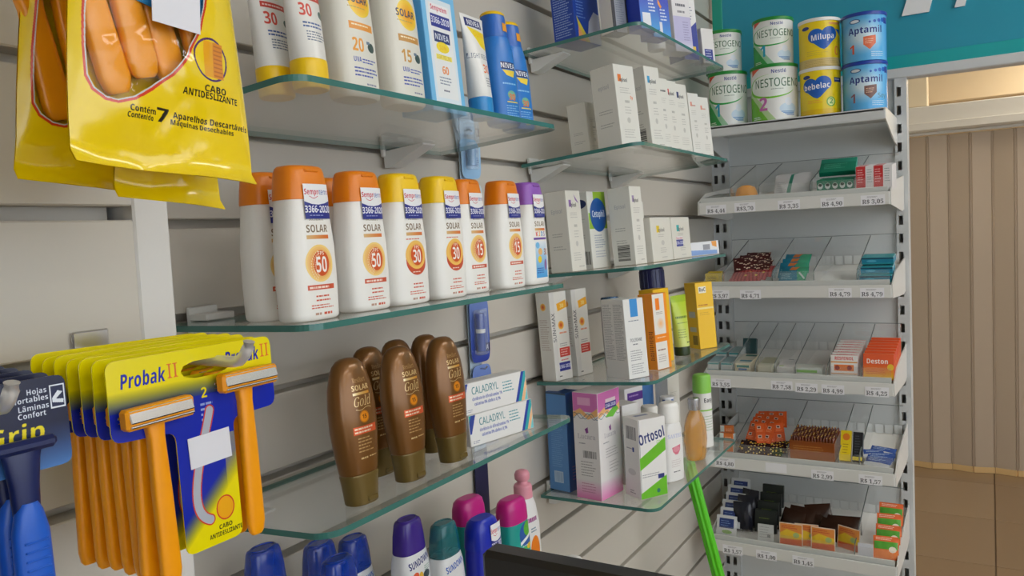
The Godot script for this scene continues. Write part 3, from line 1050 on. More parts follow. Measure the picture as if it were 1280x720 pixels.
# ---------------------------------------------------------------- left glass shelves
func left_shelf_goods() -> void:
	lotion("50", M.orange, "white SPF 50 lotion with orange cap at the free end of the row", 0.549, 0.178)
	lotion("50", M.orange, "white lotion with orange cap half hidden behind the row's first bottle beside the pillar", 0.560, 0.120)
	lotion("50", M.orange, "white lotion almost hidden behind the gap between the two SPF 50 bottles", 0.668, 0.105)
	lotion("50", M.orange, "white SPF 50 lotion with orange cap standing next to a yellow-capped bottle", 0.640, 0.167)
	lotion("30", M.yellow, "white SPF 30 lotion with yellow cap, next to the SPF 50 bottle", 0.706, 0.170)
	lotion("30", M.yellow, "white SPF 30 lotion with yellow cap, next to an SPF 15 bottle", 0.782, 0.170)
	lotion("15", M.orange, "white SPF 15 lotion with orange cap, partly covered by a yellow-capped bottle", 0.852, 0.158)
	lotion("15", M.orange, "white lotion with orange cap hidden behind the two yellow-capped bottles", 0.800, 0.105)
	lotion("15", M.orange, "white SPF 15 lotion with orange cap, standing apart next to the purple-capped one", 0.929, 0.168)
	lotion("kids", M.purple, "white children's sun lotion with purple cap and bright blue print", 0.998, 0.168)
	# brown bottles
	gold("brown tanning lotion bottle standing at the open end of its glass shelf", 0.601, 0.182, 4)
	gold("brown tanning lotion bottle standing in front between two others like it", 0.684, 0.180, 4)
	gold("brown tanning lotion bottle standing in front next to the stacked cartons", 0.764, 0.182, 4)
	gold("brown tanning lotion bottle in the second row beside the free-standing first one", 0.694, 0.127, 4)
	gold("brown tanning lotion bottle in the second row, only its rounded top showing", 0.757, 0.117, 4)
	gold("brown tanning lotion bottle in the second row next to the front bottle by the cartons", 0.802, 0.128, 4)
	# two flat cartons, one on the other
	var cp := carton_pic(116, 40, 30, c8(232, 231, 228))
	cp.poly([[4, 0], [12, 0], [3, 24], [0, 24], [0, 8]], c8(30, 60, 150))
	cp.poly([[0, 0], [4, 0], [0, 10]], c8(40, 160, 150))
	cp.text(17, 15.5, 9.6, "CALADRYL", c8(50, 120, 130), {"sx": 0.76})
	cp.text(17, 23.5, 4.2, "cloridrato de difenidramina 1%", c8(90, 100, 170), {"sx": 0.6, "b": 1})
	cp.text(20, 30.5, 4.2, "calamina 8% cânfora 0,1%", c8(90, 100, 170), {"sx": 0.62, "b": 1})
	cp.fine(72, 8, 20, 4, 4.2, c8(70, 150, 160), 1.4)
	cp.fine(4, 34, 12, 2, 2.4, c8(150, 150, 170))
	cp.poly([[108, 0], [113, 0], [98, 40], [93, 40]], c8(30, 60, 160))
	cp.poly([[113, 0], [116, 0], [116, 8], [104, 40], [98, 40]], c8(40, 165, 170))
	cp.poly([[116, 9], [116, 22], [110, 40], [104, 40]], c8(240, 190, 140))
	cp.poly([[116, 23], [116, 40], [110, 40]], c8(120, 200, 205))
	cp.o = Vector2(0, 40)
	cp.fine(8, 8, 60, 4, 4, c8(190, 196, 205))
	cp.o = Vector2.ZERO
	carton("ointment_carton", "flat white and teal ointment carton lying directly on the glass", stand("s3", 0.879, 0.170, 14), 116, 40, 30, cp, "stacked flat ointment cartons")
	carton("ointment_carton", "flat white and teal ointment carton stacked on top of its twin", stand("s3", 0.872, 0.169, 15, 0.0412), 116, 40, 30, cp, "stacked flat ointment cartons")
	upper_left()
	lower_left()
	hanging_strip()

func upper_left() -> void:
	# two tubes standing on their caps
	var body := [[27, 17.5, 15, 2.2], [28, 18, 15.5, 2.2], [60, 19.5, 13, 2.2], [100, 21.5, 8.5, 2.2], [135, 23.5, 3.5, 2.2], [147, 24, 1.2, 2.4], [152, 24, 0.8, 3]]
	var cap := [[0, 16.5, 14, 2.3], [1.5, 17.8, 15.2, 2.3], [24, 18.4, 15.8, 2.3], [27.5, 18.2, 15.6, 2.3], [28, 17, 14.6, 2.3]]
	var p := Pic.new(48, 125, 5, c8(232, 230, 224))
	p.sun(26, 44, 14, c8(240, 140, 20), c8(252, 220, 60))
	p.text(26, 47, 6, "SOLAR", c8(110, 80, 120), {"c": 1, "b": 1, "sx": 0.8})
	p.rect(9, 62, 34, 5.5, c8(206, 66, 52))
	p.fine(11, 64, 28, 1, 3, c8(245, 215, 210), 1.6)
	p.text(10, 84, 12, "30", c8(216, 76, 60), {"b": 1, "sx": 0.8})
	p.ell(38, 80, 4.5, 4, c8(60, 90, 80))
	p.fine(12, 90, 28, 2, 3.4, c8(60, 90, 150), 1.6)
	p.fine(14, 98.5, 26, 4, 2.6, c8(110, 120, 140))
	var m := printed(p, 0.28)
	for q in [[0.563, 0.140, "white SPF 30 sunscreen tube on its orange-yellow cap, behind its twin at the shelf corner"], [0.571, 0.178, "white SPF 30 sunscreen tube on its yellow cap at the corner of the glass"]]:
		var t := thing("sunscreen_tube", q[2], "tube", stand("s1", q[0], q[1], 0), "sunscreen tubes standing on their caps")
		part(t, "body", loftm(body, {"w": 0.048}), m)
		part(t, "cap", loftm(cap), M.yellow)
	# SOLAR lotions
	for q in [["20", 0.640, 0.172, "white sun lotion flask with orange number 20"], ["15", 0.714, 0.176, "white sun lotion flask with gold number 15"]]:
		var sp := Pic.new(62, 170, 4.5, c8(230, 227, 215))
		sp.sun(33, 71, 17, c8(246, 160, 10), c8(252, 214, 60))
		sp.text(30, 74, 8.0, "SOLAR", c8(60, 60, 96), {"c": 1, "b": 1, "sx": 0.9})
		sp.fine(15, 78, 30, 1, 2.4, c8(200, 170, 90), 1.2)
		sp.rect(14, 94, 35, 7.5, c8(238, 158, 60) if q[0] == "20" else c8(206, 150, 70))
		sp.fine(17, 96, 28, 1, 3, c8(255, 236, 200), 1.6)
		sp.text(15, 124, 13.5, q[0], c8(238, 158, 40) if q[0] == "20" else c8(206, 150, 60), {"b": 1, "sx": 0.8})
		sp.ell(43, 118, 5.5, 5, c8(60, 80, 74))
		sp.rect(36, 112, 5, 3, c8(110, 130, 150))
		sp.text(15, 135, 5, "UVA", c8(60, 80, 170), {"b": 1, "sx": 0.8})
		sp.fine(27, 131, 22, 2, 3, c8(60, 80, 170), 1.4)
		sp.fine(15, 140.5, 36, 3, 3.6, c8(60, 80, 170), 1.6)
		sp.fine(30, 156, 20, 1, 3, c8(140, 140, 160), 1.8)
		bottle("lotion_flask", q[3] + " on the highest glass shelf", stand("s1", q[1], q[2]), [[0, 25, 15.5, 3], [2, 27.5, 17.5, 3], [6, 28.5, 18.2, 2.9], [60, 30, 19, 2.7], [110, 29, 18.5, 2.7], [140, 25, 17, 2.7], [152, 16, 13, 2.4], [154, 13, 12, 2.2]], [[154, 13.5, 12.5, 2.2], [156, 14, 13, 2.2], [172, 13, 12, 2.2], [174, 11, 10, 2.2]], sp, M.yellow, "white sun lotion flasks", {"w": 0.062, "h": 0.17})
	# light blue boxed lotion
	var bp := carton_pic(68, 152, 46, c8(86, 166, 222))
	bp.rect(0, 0, 68, 152, c8(120, 192, 236))
	bp.rect(8, 18, 52, 126, c8(226, 238, 246))
	bp.rect(13, 24, 42, 112, c8(238, 240, 240))
	bp.rect(16, 24, 36, 12, c8(244, 244, 246))
	bp.text(34, 32, 6, "Sempretem", c8(206, 70, 90), {"c": 1, "sx": 0.7, "b": 1})
	bp.rect(15, 37, 39, 15, c8(40, 52, 150))
	bp.text(34.5, 47.5, 7.6, "3366-2020", c8(245, 245, 250), {"c": 1, "b": 1, "sx": 0.75})
	bp.rect(18, 57, 32, 12.5, c8(24, 44, 110))
	bp.text(34, 66.8, 7.0, "NIVEA", c8(240, 244, 250), {"c": 1, "b": 1, "sx": 0.95})
	bp.ell(34, 75, 13, 6.5, c8(250, 222, 40))
	bp.text(34, 78, 5, "SUN", c8(240, 190, 30), {"c": 1, "b": 1})
	bp.rect(18, 84, 32, 6, c8(250, 236, 110))
	bp.text(34, 89.4, 4.4, "LIGHT FEELING", c8(200, 170, 40), {"c": 1, "sx": 0.7})
	bp.text(34, 107, 9, "60", c8(240, 140, 70), {"c": 1, "b": 1})
	bp.fine(20, 111, 28, 3, 3.5, c8(130, 140, 160))
	bp.fine(26, 126, 14, 1, 3, c8(90, 90, 110), 1.8)
	carton("sunscreen_carton", "light blue sunscreen carton with white front panel", stand("s1", 0.786, 0.166), 68, 152, 46, bp)
	# white tube with blue cap
	var tp := Pic.new(54, 104, 5, c8(236, 236, 232))
	tp.rect(8, 4, 36, 11, c8(30, 46, 116))
	tp.text(27, 13, 7, "NIVEA", c8(244, 246, 250), {"c": 1, "b": 1})
	tp.poly([[10, 16], [50, 20], [54, 46], [30, 40]], c8(250, 224, 40))
	tp.text(30, 27, 7, "SUN", c8(250, 200, 10), {"c": 1, "b": 1})
	tp.text(6, 56, 6, "LIGHT FEELING", c8(90, 100, 120), {"sx": 0.75})
	tp.text(24, 74, 11, "30", c8(236, 120, 60), {"b": 1, "sx": 0.85})
	tp.fine(26, 80, 22, 4, 3.2, c8(140, 140, 150))
	var tt := thing("sunscreen_tube", "white and yellow sunscreen tube on its blue cap beside the light blue carton", "tube", stand("s1", 0.860, 0.186))
	part(tt, "body", loftm([[26, 15.5, 14, 2.2], [27, 16, 14.5, 2.2], [60, 18.5, 12, 2.2], [100, 22, 7, 2.2], [122, 25, 2.2, 2.3], [130, 26, 0.8, 3]], {"w": 0.054, "y0": 0.026, "h": 0.104}), printed(tp, 0.28))
	part(tt, "cap", loftm([[0, 14.5, 13, 2.3], [1.5, 15.6, 14.2, 2.3], [24, 16, 14.6, 2.3], [26, 15.4, 14, 2.3]]), mat(c8(52, 146, 214), 0.25))
	# two blue spray bottles with yellow tops
	var np := Pic.new(50, 116, 5, c8(38, 122, 206))
	np.rect(12, 34, 26, 10, c8(22, 36, 100))
	np.text(25, 42.4, 6.8, "NIVEA", c8(244, 246, 250), {"c": 1, "b": 1, "sx": 0.95})
	np.poly([[13, 45], [37, 45], [33, 54], [20, 52]], c8(246, 214, 60))
	np.fine(12, 62, 26, 1, 4, c8(150, 200, 240), 2.0)
	np.ell(26, 78, 8, 6, c8(120, 180, 150))
	np.text(26, 85, 8.5, "30", c8(236, 110, 60), {"c": 1, "b": 1})
	np.rect(16, 86.5, 20, 1.6, c8(240, 214, 90))
	np.fine(14, 92, 24, 5, 3.2, c8(150, 196, 236), 1.1)
	np.fine(22, 109, 12, 1, 3, c8(240, 230, 120), 1.8)
	var nm := printed(np, 0.3)
	var bluem := mat(c8(32, 104, 196), 0.3)
	for q in [[0.930, 0.176, "blue sun spray bottle with yellow top, standing beside the white sunscreen tube"], [0.986, 0.165, "blue sun spray bottle with yellow top, last at the end of its glass shelf"]]:
		var t := thing("spray_bottle", q[2], "bottle", stand("s1", q[0], q[1], 8), "blue sun spray bottles")
		part(t, "body", loftm([[0, 22, 15, 3], [2, 24.5, 17, 2.9], [6, 25.5, 17.5, 2.8], [70, 26.5, 18, 2.6], [100, 24.5, 17, 2.5], [112, 21, 16, 2.4], [116, 20, 15.4, 2.4]], {"w": 0.054, "h": 0.116}), nm)
		var cp := part(t, "cap", loftm([[116, 18.8, 15, 2.4], [118, 19.2, 15.2, 2.4], [140, 18, 14.6, 2.3], [146, 17.4, 14.2, 2.3]]), bluem)
		part(t, "yellow_top", loftm([[146, 18, 14.6, 2.3], [148.5, 17.6, 14.2, 2.3], [151, 15, 12, 2.2], [152, 11, 9, 2.1]]), M.yellow)
		var em := MB.new()
		em.sticker(mm([[120, 19.1, 15.2, 2.4], [140, 18, 14.6, 2.3]]), 0.0, 0.011, 0.124, 0.135, 0.0006)
		part(cp, "sun_emblem", em.mesh(), mat(c8(240, 160, 20), 0.3))

func lower_left() -> void:
	var s := "s4"
	var bluec := clear(c8(10, 60, 170), 0.72, 0.12)
	var purc := mat(c8(64, 42, 140), 0.2)
	var tealc := clear(c8(10, 110, 120), 0.72, 0.12)
	var sundown := func(label: String, x: float, z: float, top: float, capm: Material, ink: Color, words: bool) -> void:
		var k := top
		var key := "sundown%s" % words
		if not M.has(key):
			M[key] = Pic.new(56, 180, 4, c8(226, 228, 230))
		var p: Pic = M[key]
		if words:
			p.text(28, 15, 8.4, "SUNDOWN", c8(24, 34, 110), {"c": 1, "b": 1, "sx": 0.62, "rot": -8})
			p.ell(18, 26, 5, 4, c8(230, 90, 50))
			p.ell(27, 29, 4, 5, c8(230, 180, 50))
			p.ell(38, 30, 7, 5, c8(40, 60, 70))
			p.fine(34, 19, 14, 3, 2.4, c8(120, 160, 140))
		else:
			p.text(28, 16, 8, "SUNDOWN", ink, {"c": 1, "b": 1, "sx": 0.62, "rot": -8})
		var at := stand(s, x, z, 0)
		var t := thing("sun_lotion_bottle", label, "bottle", at, "white sun lotion bottles with coloured caps below the brown ones")
		part(t, "body", loftm([[0, 25, 15, 3], [2, 27, 17, 3], [20, 28, 18, 2.8], [k - 75, 28, 18, 2.7], [k - 52, 26.5, 17, 2.7], [k - 41, 23.5, 15.5, 2.7], [k - 40, 22, 14.5, 2.7]], {"w": 0.056, "y0": (k - 220.0) / 1000.0, "h": 0.18}), printed(p, 0.3))
		var c := part(t, "cap", loftm([[k - 40, 22.5, 15, 2.7], [k - 38, 23.2, 15.6, 2.7], [k - 18, 21.4, 14.4, 2.7], [k - 4, 19, 12.6, 2.7], [k - 1, 17.6, 11.4, 2.7], [k, 15.5, 9.6, 2.6]]), capm)
		var b := MB.new()
		b.tube(ring(0.0148, 0.0092, k / 1000.0), 0.0011, 6, false)
		part(c, "cap_rim", b.mesh(), capm)
	sundown.call("white bottle with clear blue cap standing alone next to the pillar", 0.566, 0.075, 252.0, bluec, c8(30, 80, 180), false)
	sundown.call("white bottle with clear blue cap behind the front blue-capped one, towards the pillar", 0.658, 0.062, 222.0, bluec, c8(30, 80, 180), false)
	sundown.call("white bottle with clear blue cap behind the front blue-capped one, towards the purple cap", 0.722, 0.055, 205.0, bluec, c8(30, 80, 180), false)
	sundown.call("white bottle with clear blue cap in front of two others like it", 0.618, 0.130, 229.0, bluec, c8(30, 80, 180), false)
	sundown.call("white bottle with purple cap and dark blue lettering", 0.757, 0.115, 224.0, purc, c8(24, 34, 110), true)
	sundown.call("white bottle with clear teal cap, shorter than the purple-capped one", 0.803, 0.135, 206.0, tealc, c8(60, 60, 150), false)
	# pink and teal shampoo bottles
	var pink := mat(c8(196, 30, 130), 0.3)
	var p := Pic.new(60, 165, 4, c8(24, 158, 148))
	for q in [[0.925, 0.090, 0, "teal bottle with bright pink cap behind the dark blue bottle"], [0.985, 0.125, 16, "teal bottle with bright pink cap and leaf print, in front of the pink pump bottle"]]:
		p.ell(40, 22, 17, 20, c8(40, 90, 170))
		p.ell(44, 14, 10, 12, c8(90, 180, 60))
		p.poly([[24, 32], [54, 22], [54, 27], [24, 38]], c8(240, 244, 246))
		p.fine(28, 40, 22, 2, 3, c8(226, 240, 240), 1.6)
		p.ell(46, 44, 7, 5, c8(240, 200, 40))
		p.ell(34, 46, 6, 4, c8(80, 190, 90))
		var k: float = q[2]
		bottle("shampoo_bottle", q[3], stand(s, q[0], q[1], 5), [[0, 27, 17, 3], [3, 30, 19, 3], [80, 30, 19, 2.8], [130 - k, 29, 18.5, 2.8], [158 - k, 27, 17.5, 2.8], [162 - k, 26.5, 17, 2.8]], [[162 - k, 27, 17.5, 2.8], [164 - k, 27.4, 17.8, 2.8], [182 - k, 26.4, 17, 2.8], [192 - k, 24, 15, 2.8], [196 - k, 20, 12, 2.7], [197 - k, 16, 9, 2.6]], p, pink, "teal bottles with pink caps", {"w": 0.06})
	var db := bottle("lotion_flask", "dark blue lotion bottle with the same blue cap, in front of a pink cap", stand(s, 0.868, 0.150, 5), [[0, 25, 16, 3], [3, 27, 18, 3], [80, 28, 18.5, 2.8], [146, 27.5, 18, 2.8], [156, 26.5, 17.4, 2.8]], [[156, 27.2, 18, 2.8], [158, 27.6, 18.4, 2.8], [180, 26, 17, 2.8], [190, 22, 14, 2.8], [194, 17, 10, 2.7]], mat(c8(26, 40, 176), 0.3), mat(c8(22, 44, 180), 0.28), "", {"w": 0.056})
	var sb := MB.new()
	sb.sticker(mm([[140, 27.8, 18.4, 2.8], [190, 26.8, 17.6, 2.8]]), -0.004, 0.022, 0.146, 0.186, 0.001)
	part(db, "shop_sticker", sb.mesh(), price_sticker())
	# pump cream
	var pp := Pic.new(50, 130, 4, c8(232, 230, 230))
	pp.fine(8, 27, 36, 1, 7, c8(150, 60, 130), 6.0)
	pp.fine(16, 42, 16, 2, 4, c8(90, 130, 150))
	pp.ell(25, 74, 12, 20, c8(240, 130, 30))
	var pumpm := mat(c8(226, 150, 166), 0.35)
	var pb := bottle("pump_bottle", "white cream bottle with dusty pink pump top", stand(s, 1.088, 0.085, 5), [[0, 25, 17, 2.8], [3, 27, 19, 2.8], [100, 26, 18.5, 2.6], [132, 21, 16.5, 2.4], [146, 15.5, 14, 2.2]], [[146, 15.6, 15, 2], [164, 15.4, 15, 2], [168, 13, 13, 2], [169, 8.5, 8.5, 2], [176, 8.5, 8.5, 2]], pp, pumpm, "", {"w": 0.05})
	part(pb, "pump_head", loftm([[174, 10, 10, 2], [176, 12, 12, 2], [184, 12.5, 12.5, 2], [189, 10, 10, 2], [191, 5, 5, 2]]), pumpm)
	bottle("cream_jar", "small white jar with rounded lid behind the black monitor", stand(s, 1.045, 0.190), [[0, 20, 20, 2], [2, 22, 22, 2], [60, 22, 22, 2]], [[60, 19, 19, 2], [70, 18.5, 18.5, 2], [76, 14, 14, 2], [78, 7, 7, 2]], mat(c8(230, 230, 228), 0.3), M.white)

func ring(a: float, b: float, y: float) -> Array:
	var o := []
	for k in 25:
		o.append(Vector3(a * cos(TAU * k / 24), y, b * sin(TAU * k / 24)))
	return o

func hanging_strip() -> void:
	# navy merchandising strip hooked in a groove, with lip-care blister packs hanging in front of it
	var x := 1.083
	var t := thing("display_strip", "narrow pale strip with navy foot hanging between the two sets of shelves", "display strip", Transform3D(Basis(), Vector3(x, EYE, 0.004)))
	part(t, "strip", boxm(Vector3(0, -0.06, 0.002), Vector3(0.034, 0.58, 0.0015), 0.0003), mat(c8(186, 204, 218), 0.3))
	part(t, "navy_foot", boxm(Vector3(0, -0.42, 0.002), Vector3(0.038, 0.14, 0.0018), 0.0003), mat(c8(24, 30, 70), 0.35))
	for y in [0.198, 0.083, -0.102, -0.214, -0.33]:
		var h := MB.new()
		h.tube([Vector3(0, y, 0.003), Vector3(0, y, 0.02), Vector3(0, y + 0.004, 0.024)], 0.0013, 6)
		part(t, "hook", h.mesh(), M.chrome)
	var cp := Pic.new(48, 100, 4, c8(120, 176, 222))
	cp.blend(0, 0, 48, 100, c8(204, 222, 236), c8(150, 194, 232))
	cp.rect(14, 24, 34, 12, c8(22, 34, 96))
	cp.text(31, 33.5, 7, "NIVEA", c8(244, 246, 250), {"c": 1, "b": 1, "sx": 0.9})
	cp.text(36, 54, 4.6, "HYDRO", c8(50, 80, 160), {"c": 1, "sx": 0.8})
	cp.text(36, 61, 4.6, "CARE", c8(50, 80, 160), {"c": 1, "sx": 0.8})
	cp.fine(26, 68, 18, 5, 3, c8(80, 110, 180))
	var light := printed(cp, 0.3)
	var dp := Pic.new(48, 100, 4, c8(60, 84, 170))
	dp.blend(0, 0, 48, 100, c8(120, 146, 206), c8(46, 66, 160))
	dp.rect(14, 72, 34, 13, c8(20, 30, 90))
	dp.text(31, 82, 7, "NIVEA", c8(244, 246, 250), {"c": 1, "b": 1, "sx": 0.9})
	dp.text(36, 24, 4.6, "HYDRO", c8(220, 228, 246), {"c": 1, "sx": 0.8})
	dp.text(36, 31, 4.6, "CARE", c8(220, 228, 246), {"c": 1, "sx": 0.8})
	var deep := printed(dp, 0.3)
	var blis := clear(c8(225, 236, 246), 0.14, 0.06)
	var packs := [[0.150, light, "pale blue lip balm blister pack hanging above the row of lotions"], [0.035, light, "pale blue lip balm blister pack hanging behind the row of lotions"], [-0.150, deep, "deep blue lip balm blister pack hanging above the stacked flat cartons"], [-0.262, deep, "deep blue lip balm blister pack hanging behind the stacked flat cartons"]]
	for q in packs:
		var pk := thing("lip_balm_pack", q[2], "blister pack", Transform3D(Basis(Vector3.UP, -0.12), Vector3(x + 0.004, EYE + q[0], 0.0145)), "lip balm packs on the hanging strip")
		var o := PackedVector2Array()
		for k in 28:
			var a := TAU * k / 28.0
			o.append(Vector2(0.024 * signf(cos(a)) * pow(absf(cos(a)), 0.4), 0.054 * signf(sin(a)) * pow(absf(sin(a)), 0.3)))
		var b := MB.new()
		b.slab(o, 0.0, 0.0006, Rect2(0, 0, 1, 1), Rect2(-0.024, -0.054, 0.048, 0.108))
		part(pk, "card", b.mesh(), q[1])
		var st := part(pk, "balm_tube", loftm([[-34, 6.5, 6.5, 2], [-33, 7.2, 7.2, 2], [2, 7.2, 7.2, 2], [3, 7.8, 7.8, 2], [26, 7.6, 7.6, 2], [28, 6, 6, 2]]), mat(c8(40, 76, 170), 0.3) if q[1] == deep else mat(c8(128, 176, 220), 0.3), Transform3D(Basis(), Vector3(-0.008, 0.0, 0.009)))
		part(st, "white_collar", loftm([[-4, 7.5, 7.5, 2], [3, 7.5, 7.5, 2]]), M.white)
		var bb := MB.new()
		bb.loft(mm([[-40, 10, 5, 2.6], [-38, 11.5, 9, 2.8], [32, 11.5, 9, 2.8], [34, 10, 5, 2.6]]), 20, {}, true)
		part(pk, "blister", bb.mesh(), blis, Transform3D(Basis(), Vector3(-0.008, 0.0, 0.0098)))

# ---------------------------------------------------------------- hooks, bags and razor cards on the pillar
func wall_hook(label: String, x: float, y: float, reach: float) -> Node3D:
	var t := thing("wall_hook", label, "hook", Transform3D(Basis(), Vector3(x, EYE + y, 0.205)), "chrome hooks on the slatted pillar")
	var pl := MB.new()
	pl.box(Vector3(0, 0.006, 0.002), Vector3(0.026, 0.02, 0.003), 0.001)
	pl.box(Vector3(0, -0.004, 0.006), Vector3(0.026, 0.003, 0.012), 0.001)
	part(t, "plate", pl.mesh(), M.chrome)
	var b := MB.new()
	b.tube([Vector3(0, 0, 0.004), Vector3(0, 0, 0.05), Vector3(0, 0, reach - 0.014), Vector3(0, 0.001, reach - 0.009), Vector3(0, 0.004, reach - 0.005), Vector3(0, 0.009, reach - 0.001), Vector3(0, 0.0125, reach)], 0.0034, 14)
	part(t, "rod", b.mesh(), M.rod)
	return t

func razor_mesh(handle: float) -> Array:
	var hd := MB.new()
	hd.box(Vector3(0, 0, 0.005), Vector3(0.042, 0.0115, 0.008), 0.0015)
	var bl := MB.new()
	bl.box(Vector3(0, 0.0016, 0.0090), Vector3(0.039, 0.0072, 0.0012), 0.0005, {}, Vector2.ZERO, Basis(Vector3.RIGHT, -0.3))
	bl.box(Vector3(0, -0.0036, 0.0096), Vector3(0.039, 0.0014, 0.0012), 0.0004, {}, Vector2.ZERO, Basis(Vector3.RIGHT, -0.3))
	var hn := MB.new()
	hn.loft([[-handle, 0.0036, 0.0018, 2.4], [-handle + 0.002, 0.0052, 0.0026, 2.6], [-handle + 0.008, 0.0062, 0.0032, 3.0], [-handle * 0.45, 0.0056, 0.0036, 3.2], [-0.014, 0.0048, 0.0036, 3.2], [-0.004, 0.006, 0.0036, 3.0]], 20)
	return [hd.mesh(), bl.mesh(), hn.mesh()]

func card_outline(pts: Array, r: float) -> PackedVector2Array:
	var o := PackedVector2Array()
	for i in pts.size():
		var p: Vector2 = pts[i]
		var a: Vector2 = (pts[(i + pts.size() - 1) % pts.size()] - p).normalized()
		var b: Vector2 = (pts[(i + 1) % pts.size()] - p).normalized()
		for k in 5:
			var t := k / 4.0
			o.append((p + a * r).lerp(p, t).lerp(p.lerp(p + b * r, t), t))
	return o

func pillar_goods() -> void:
	wall_hook("chrome hook through the yellow and blue razor cards", 0.3155, -0.066, 0.160)
	wall_hook("chrome hook through the dark blue razor cards", 0.184, -0.066, 0.160)
	wall_hook("chrome hook carrying the yellow bags", 0.272, 0.234, 0.185)
	razor_cards()
	blue_cards()
	bags()

func razor_cards() -> void:
	# T-shaped card, 112 mm wide, with a long tongue; origin at the hook
	var x0 := -0.074
	var y1 := 0.0085
	var W := 112.0
	var H := 118.0
	var p := Pic.new(W, H, 6, c8(226, 214, 0))
	var yel := c8(236, 220, 0)
	var blu := c8(20, 40, 170)
	p.rect(0, 0, W, H, yel)
	p.blend(0, 17, W, 11, yel, c8(40, 60, 130))
	p.rect(0, 28, W, 26, blu)
	p.text(7, 15.6, 7.8, "Probak", c8(28, 40, 170), {"b": 1, "sx": 0.74, "sl": 0.12})
	p.text(36, 14.6, 8.2, "II", c8(226, 110, 50), {"f": 1, "sx": 0.9})
	p.text(75.5, 13.6, 7.8, "Probak", c8(28, 40, 170), {"b": 1, "sx": 0.70, "sl": 0.12})
	p.text(103, 12.6, 8.2, "II", c8(226, 110, 50), {"f": 1, "sx": 0.9})
	p.text(57, 30, 6, "2", c8(236, 220, 0), {"b": 1})
	p.fine(56, 33, 9, 4, 3, c8(150, 170, 220))
	# tongue: blue running into yellow along a slant, grey loop, red rim, round detail
	for i in int(64 * 6):
		var yy := 54.0 + i / 6.0
		for j in int(44 * 6):
			var xx := 38.0 + j / 6.0
			var k := clampf(((xx - 38.0) * 0.9 + (yy - 54.0) - 46.0) / 16.0, 0.0, 1.0)
			p.im.set_pixel(int(xx * 6), int(yy * 6), blu.lerp(yel, k))
	var loop := func(r: float, c: Color) -> void:
		for k in 60:
			var t := k / 59.0
			var q := Vector2(66, 40).bezier_interpolate(Vector2(60, 60), Vector2(42, 96), Vector2(60, 104), t)
			p.ell(q.x - 4, q.y - 2, r, r, c)
	loop.call(3.4, c8(206, 60, 40))
	loop.call(2.6, c8(176, 180, 190))
	p.ell(67, 98, 6.6, 7.4, c8(206, 60, 40))
	p.ell(67, 98, 5.8, 6.6, c8(240, 170, 20))
	p.text(66, 110, 2.6, "CABO", c8(40, 40, 20), {"c": 1, "b": 1})
	p.text(66, 114, 2.6, "ANTIDESLIZANTE", c8(40, 40, 20), {"c": 1, "b": 1, "sx": 0.8})
	var cm := printed(p, 0.22, 0.3)
	var rect := Rect2(0, 0, 1, 1)
	var bound := Rect2(x0, y1 - H / 1000.0, W / 1000.0, H / 1000.0)
	var out := card_outline([Vector2(-0.074, 0.0085), Vector2(0.038, 0.0085), Vector2(0.038, -0.036), Vector2(0.004, -0.037), Vector2(0.004, -0.1095), Vector2(-0.036, -0.1095), Vector2(-0.036, -0.037), Vector2(-0.074, -0.035)], 0.006)
	# the hang slot: cut it open with a bridge to the outline
	var slot := []
	for k in 20:
		var a := -PI / 2 - TAU * k / 20.0
		slot.append(Vector2(-0.012 + 0.017 * signf(cos(a)) * pow(absf(cos(a)), 0.6), -0.004 + 0.0052 * sin(a)))
	var holed := PackedVector2Array()
	for i in out.size():
		holed.append(out[i])
		if i == 2:
			pass
	var tri_mesh := plate_with_hole(out, slot, 0.0008, rect, bound)
	var rz := razor_mesh(0.098)
	var white := mat(c8(222, 222, 228), 0.5)
	for i in 7:
		var z := 0.336 - 0.0118 * i
		var sway := 0.0 if i == 0 else rng.randf_range(-0.02, 0.02)
		var label := "yellow and blue card with two orange razors, foremost on its hook, white price sticker showing"
		if i > 0:
			label = "yellow and blue card with two orange razors, %s behind the foremost one on the hook" % ["", "first", "second", "third", "fourth", "fifth", "last"][i]
		var t := thing("razor_card", label, "razor card", Transform3D(Basis(Vector3.BACK, sway) * Basis(Vector3.RIGHT, -0.03), Vector3(0.3155 + 0.003, EYE - 0.0645 + (0.0 if i < 2 else 0.001), z)), "two-razor cards on one hook")
		part(t, "card", tri_mesh, cm)
		for s in [[-0.050, -0.0225, 0.0], [0.0125, -0.0145, 0.0]]:
			var r := part(t, "razor", rz[2], M.razor, Transform3D(Basis(Vector3.BACK, rng.randf_range(-0.015, 0.03)), Vector3(s[0], s[1], 0.002)))
			part(r, "head", rz[0], M.razor)
			part(r, "blade", rz[1], M.chrome)
		if i == 0:
			part(t, "price_sticker", boxm(Vector3(-0.016, -0.051, 0.0011), Vector3(0.029, 0.018, 0.0004)), white, Transform3D(Basis(Vector3.BACK, 0.03), Vector3.ZERO))

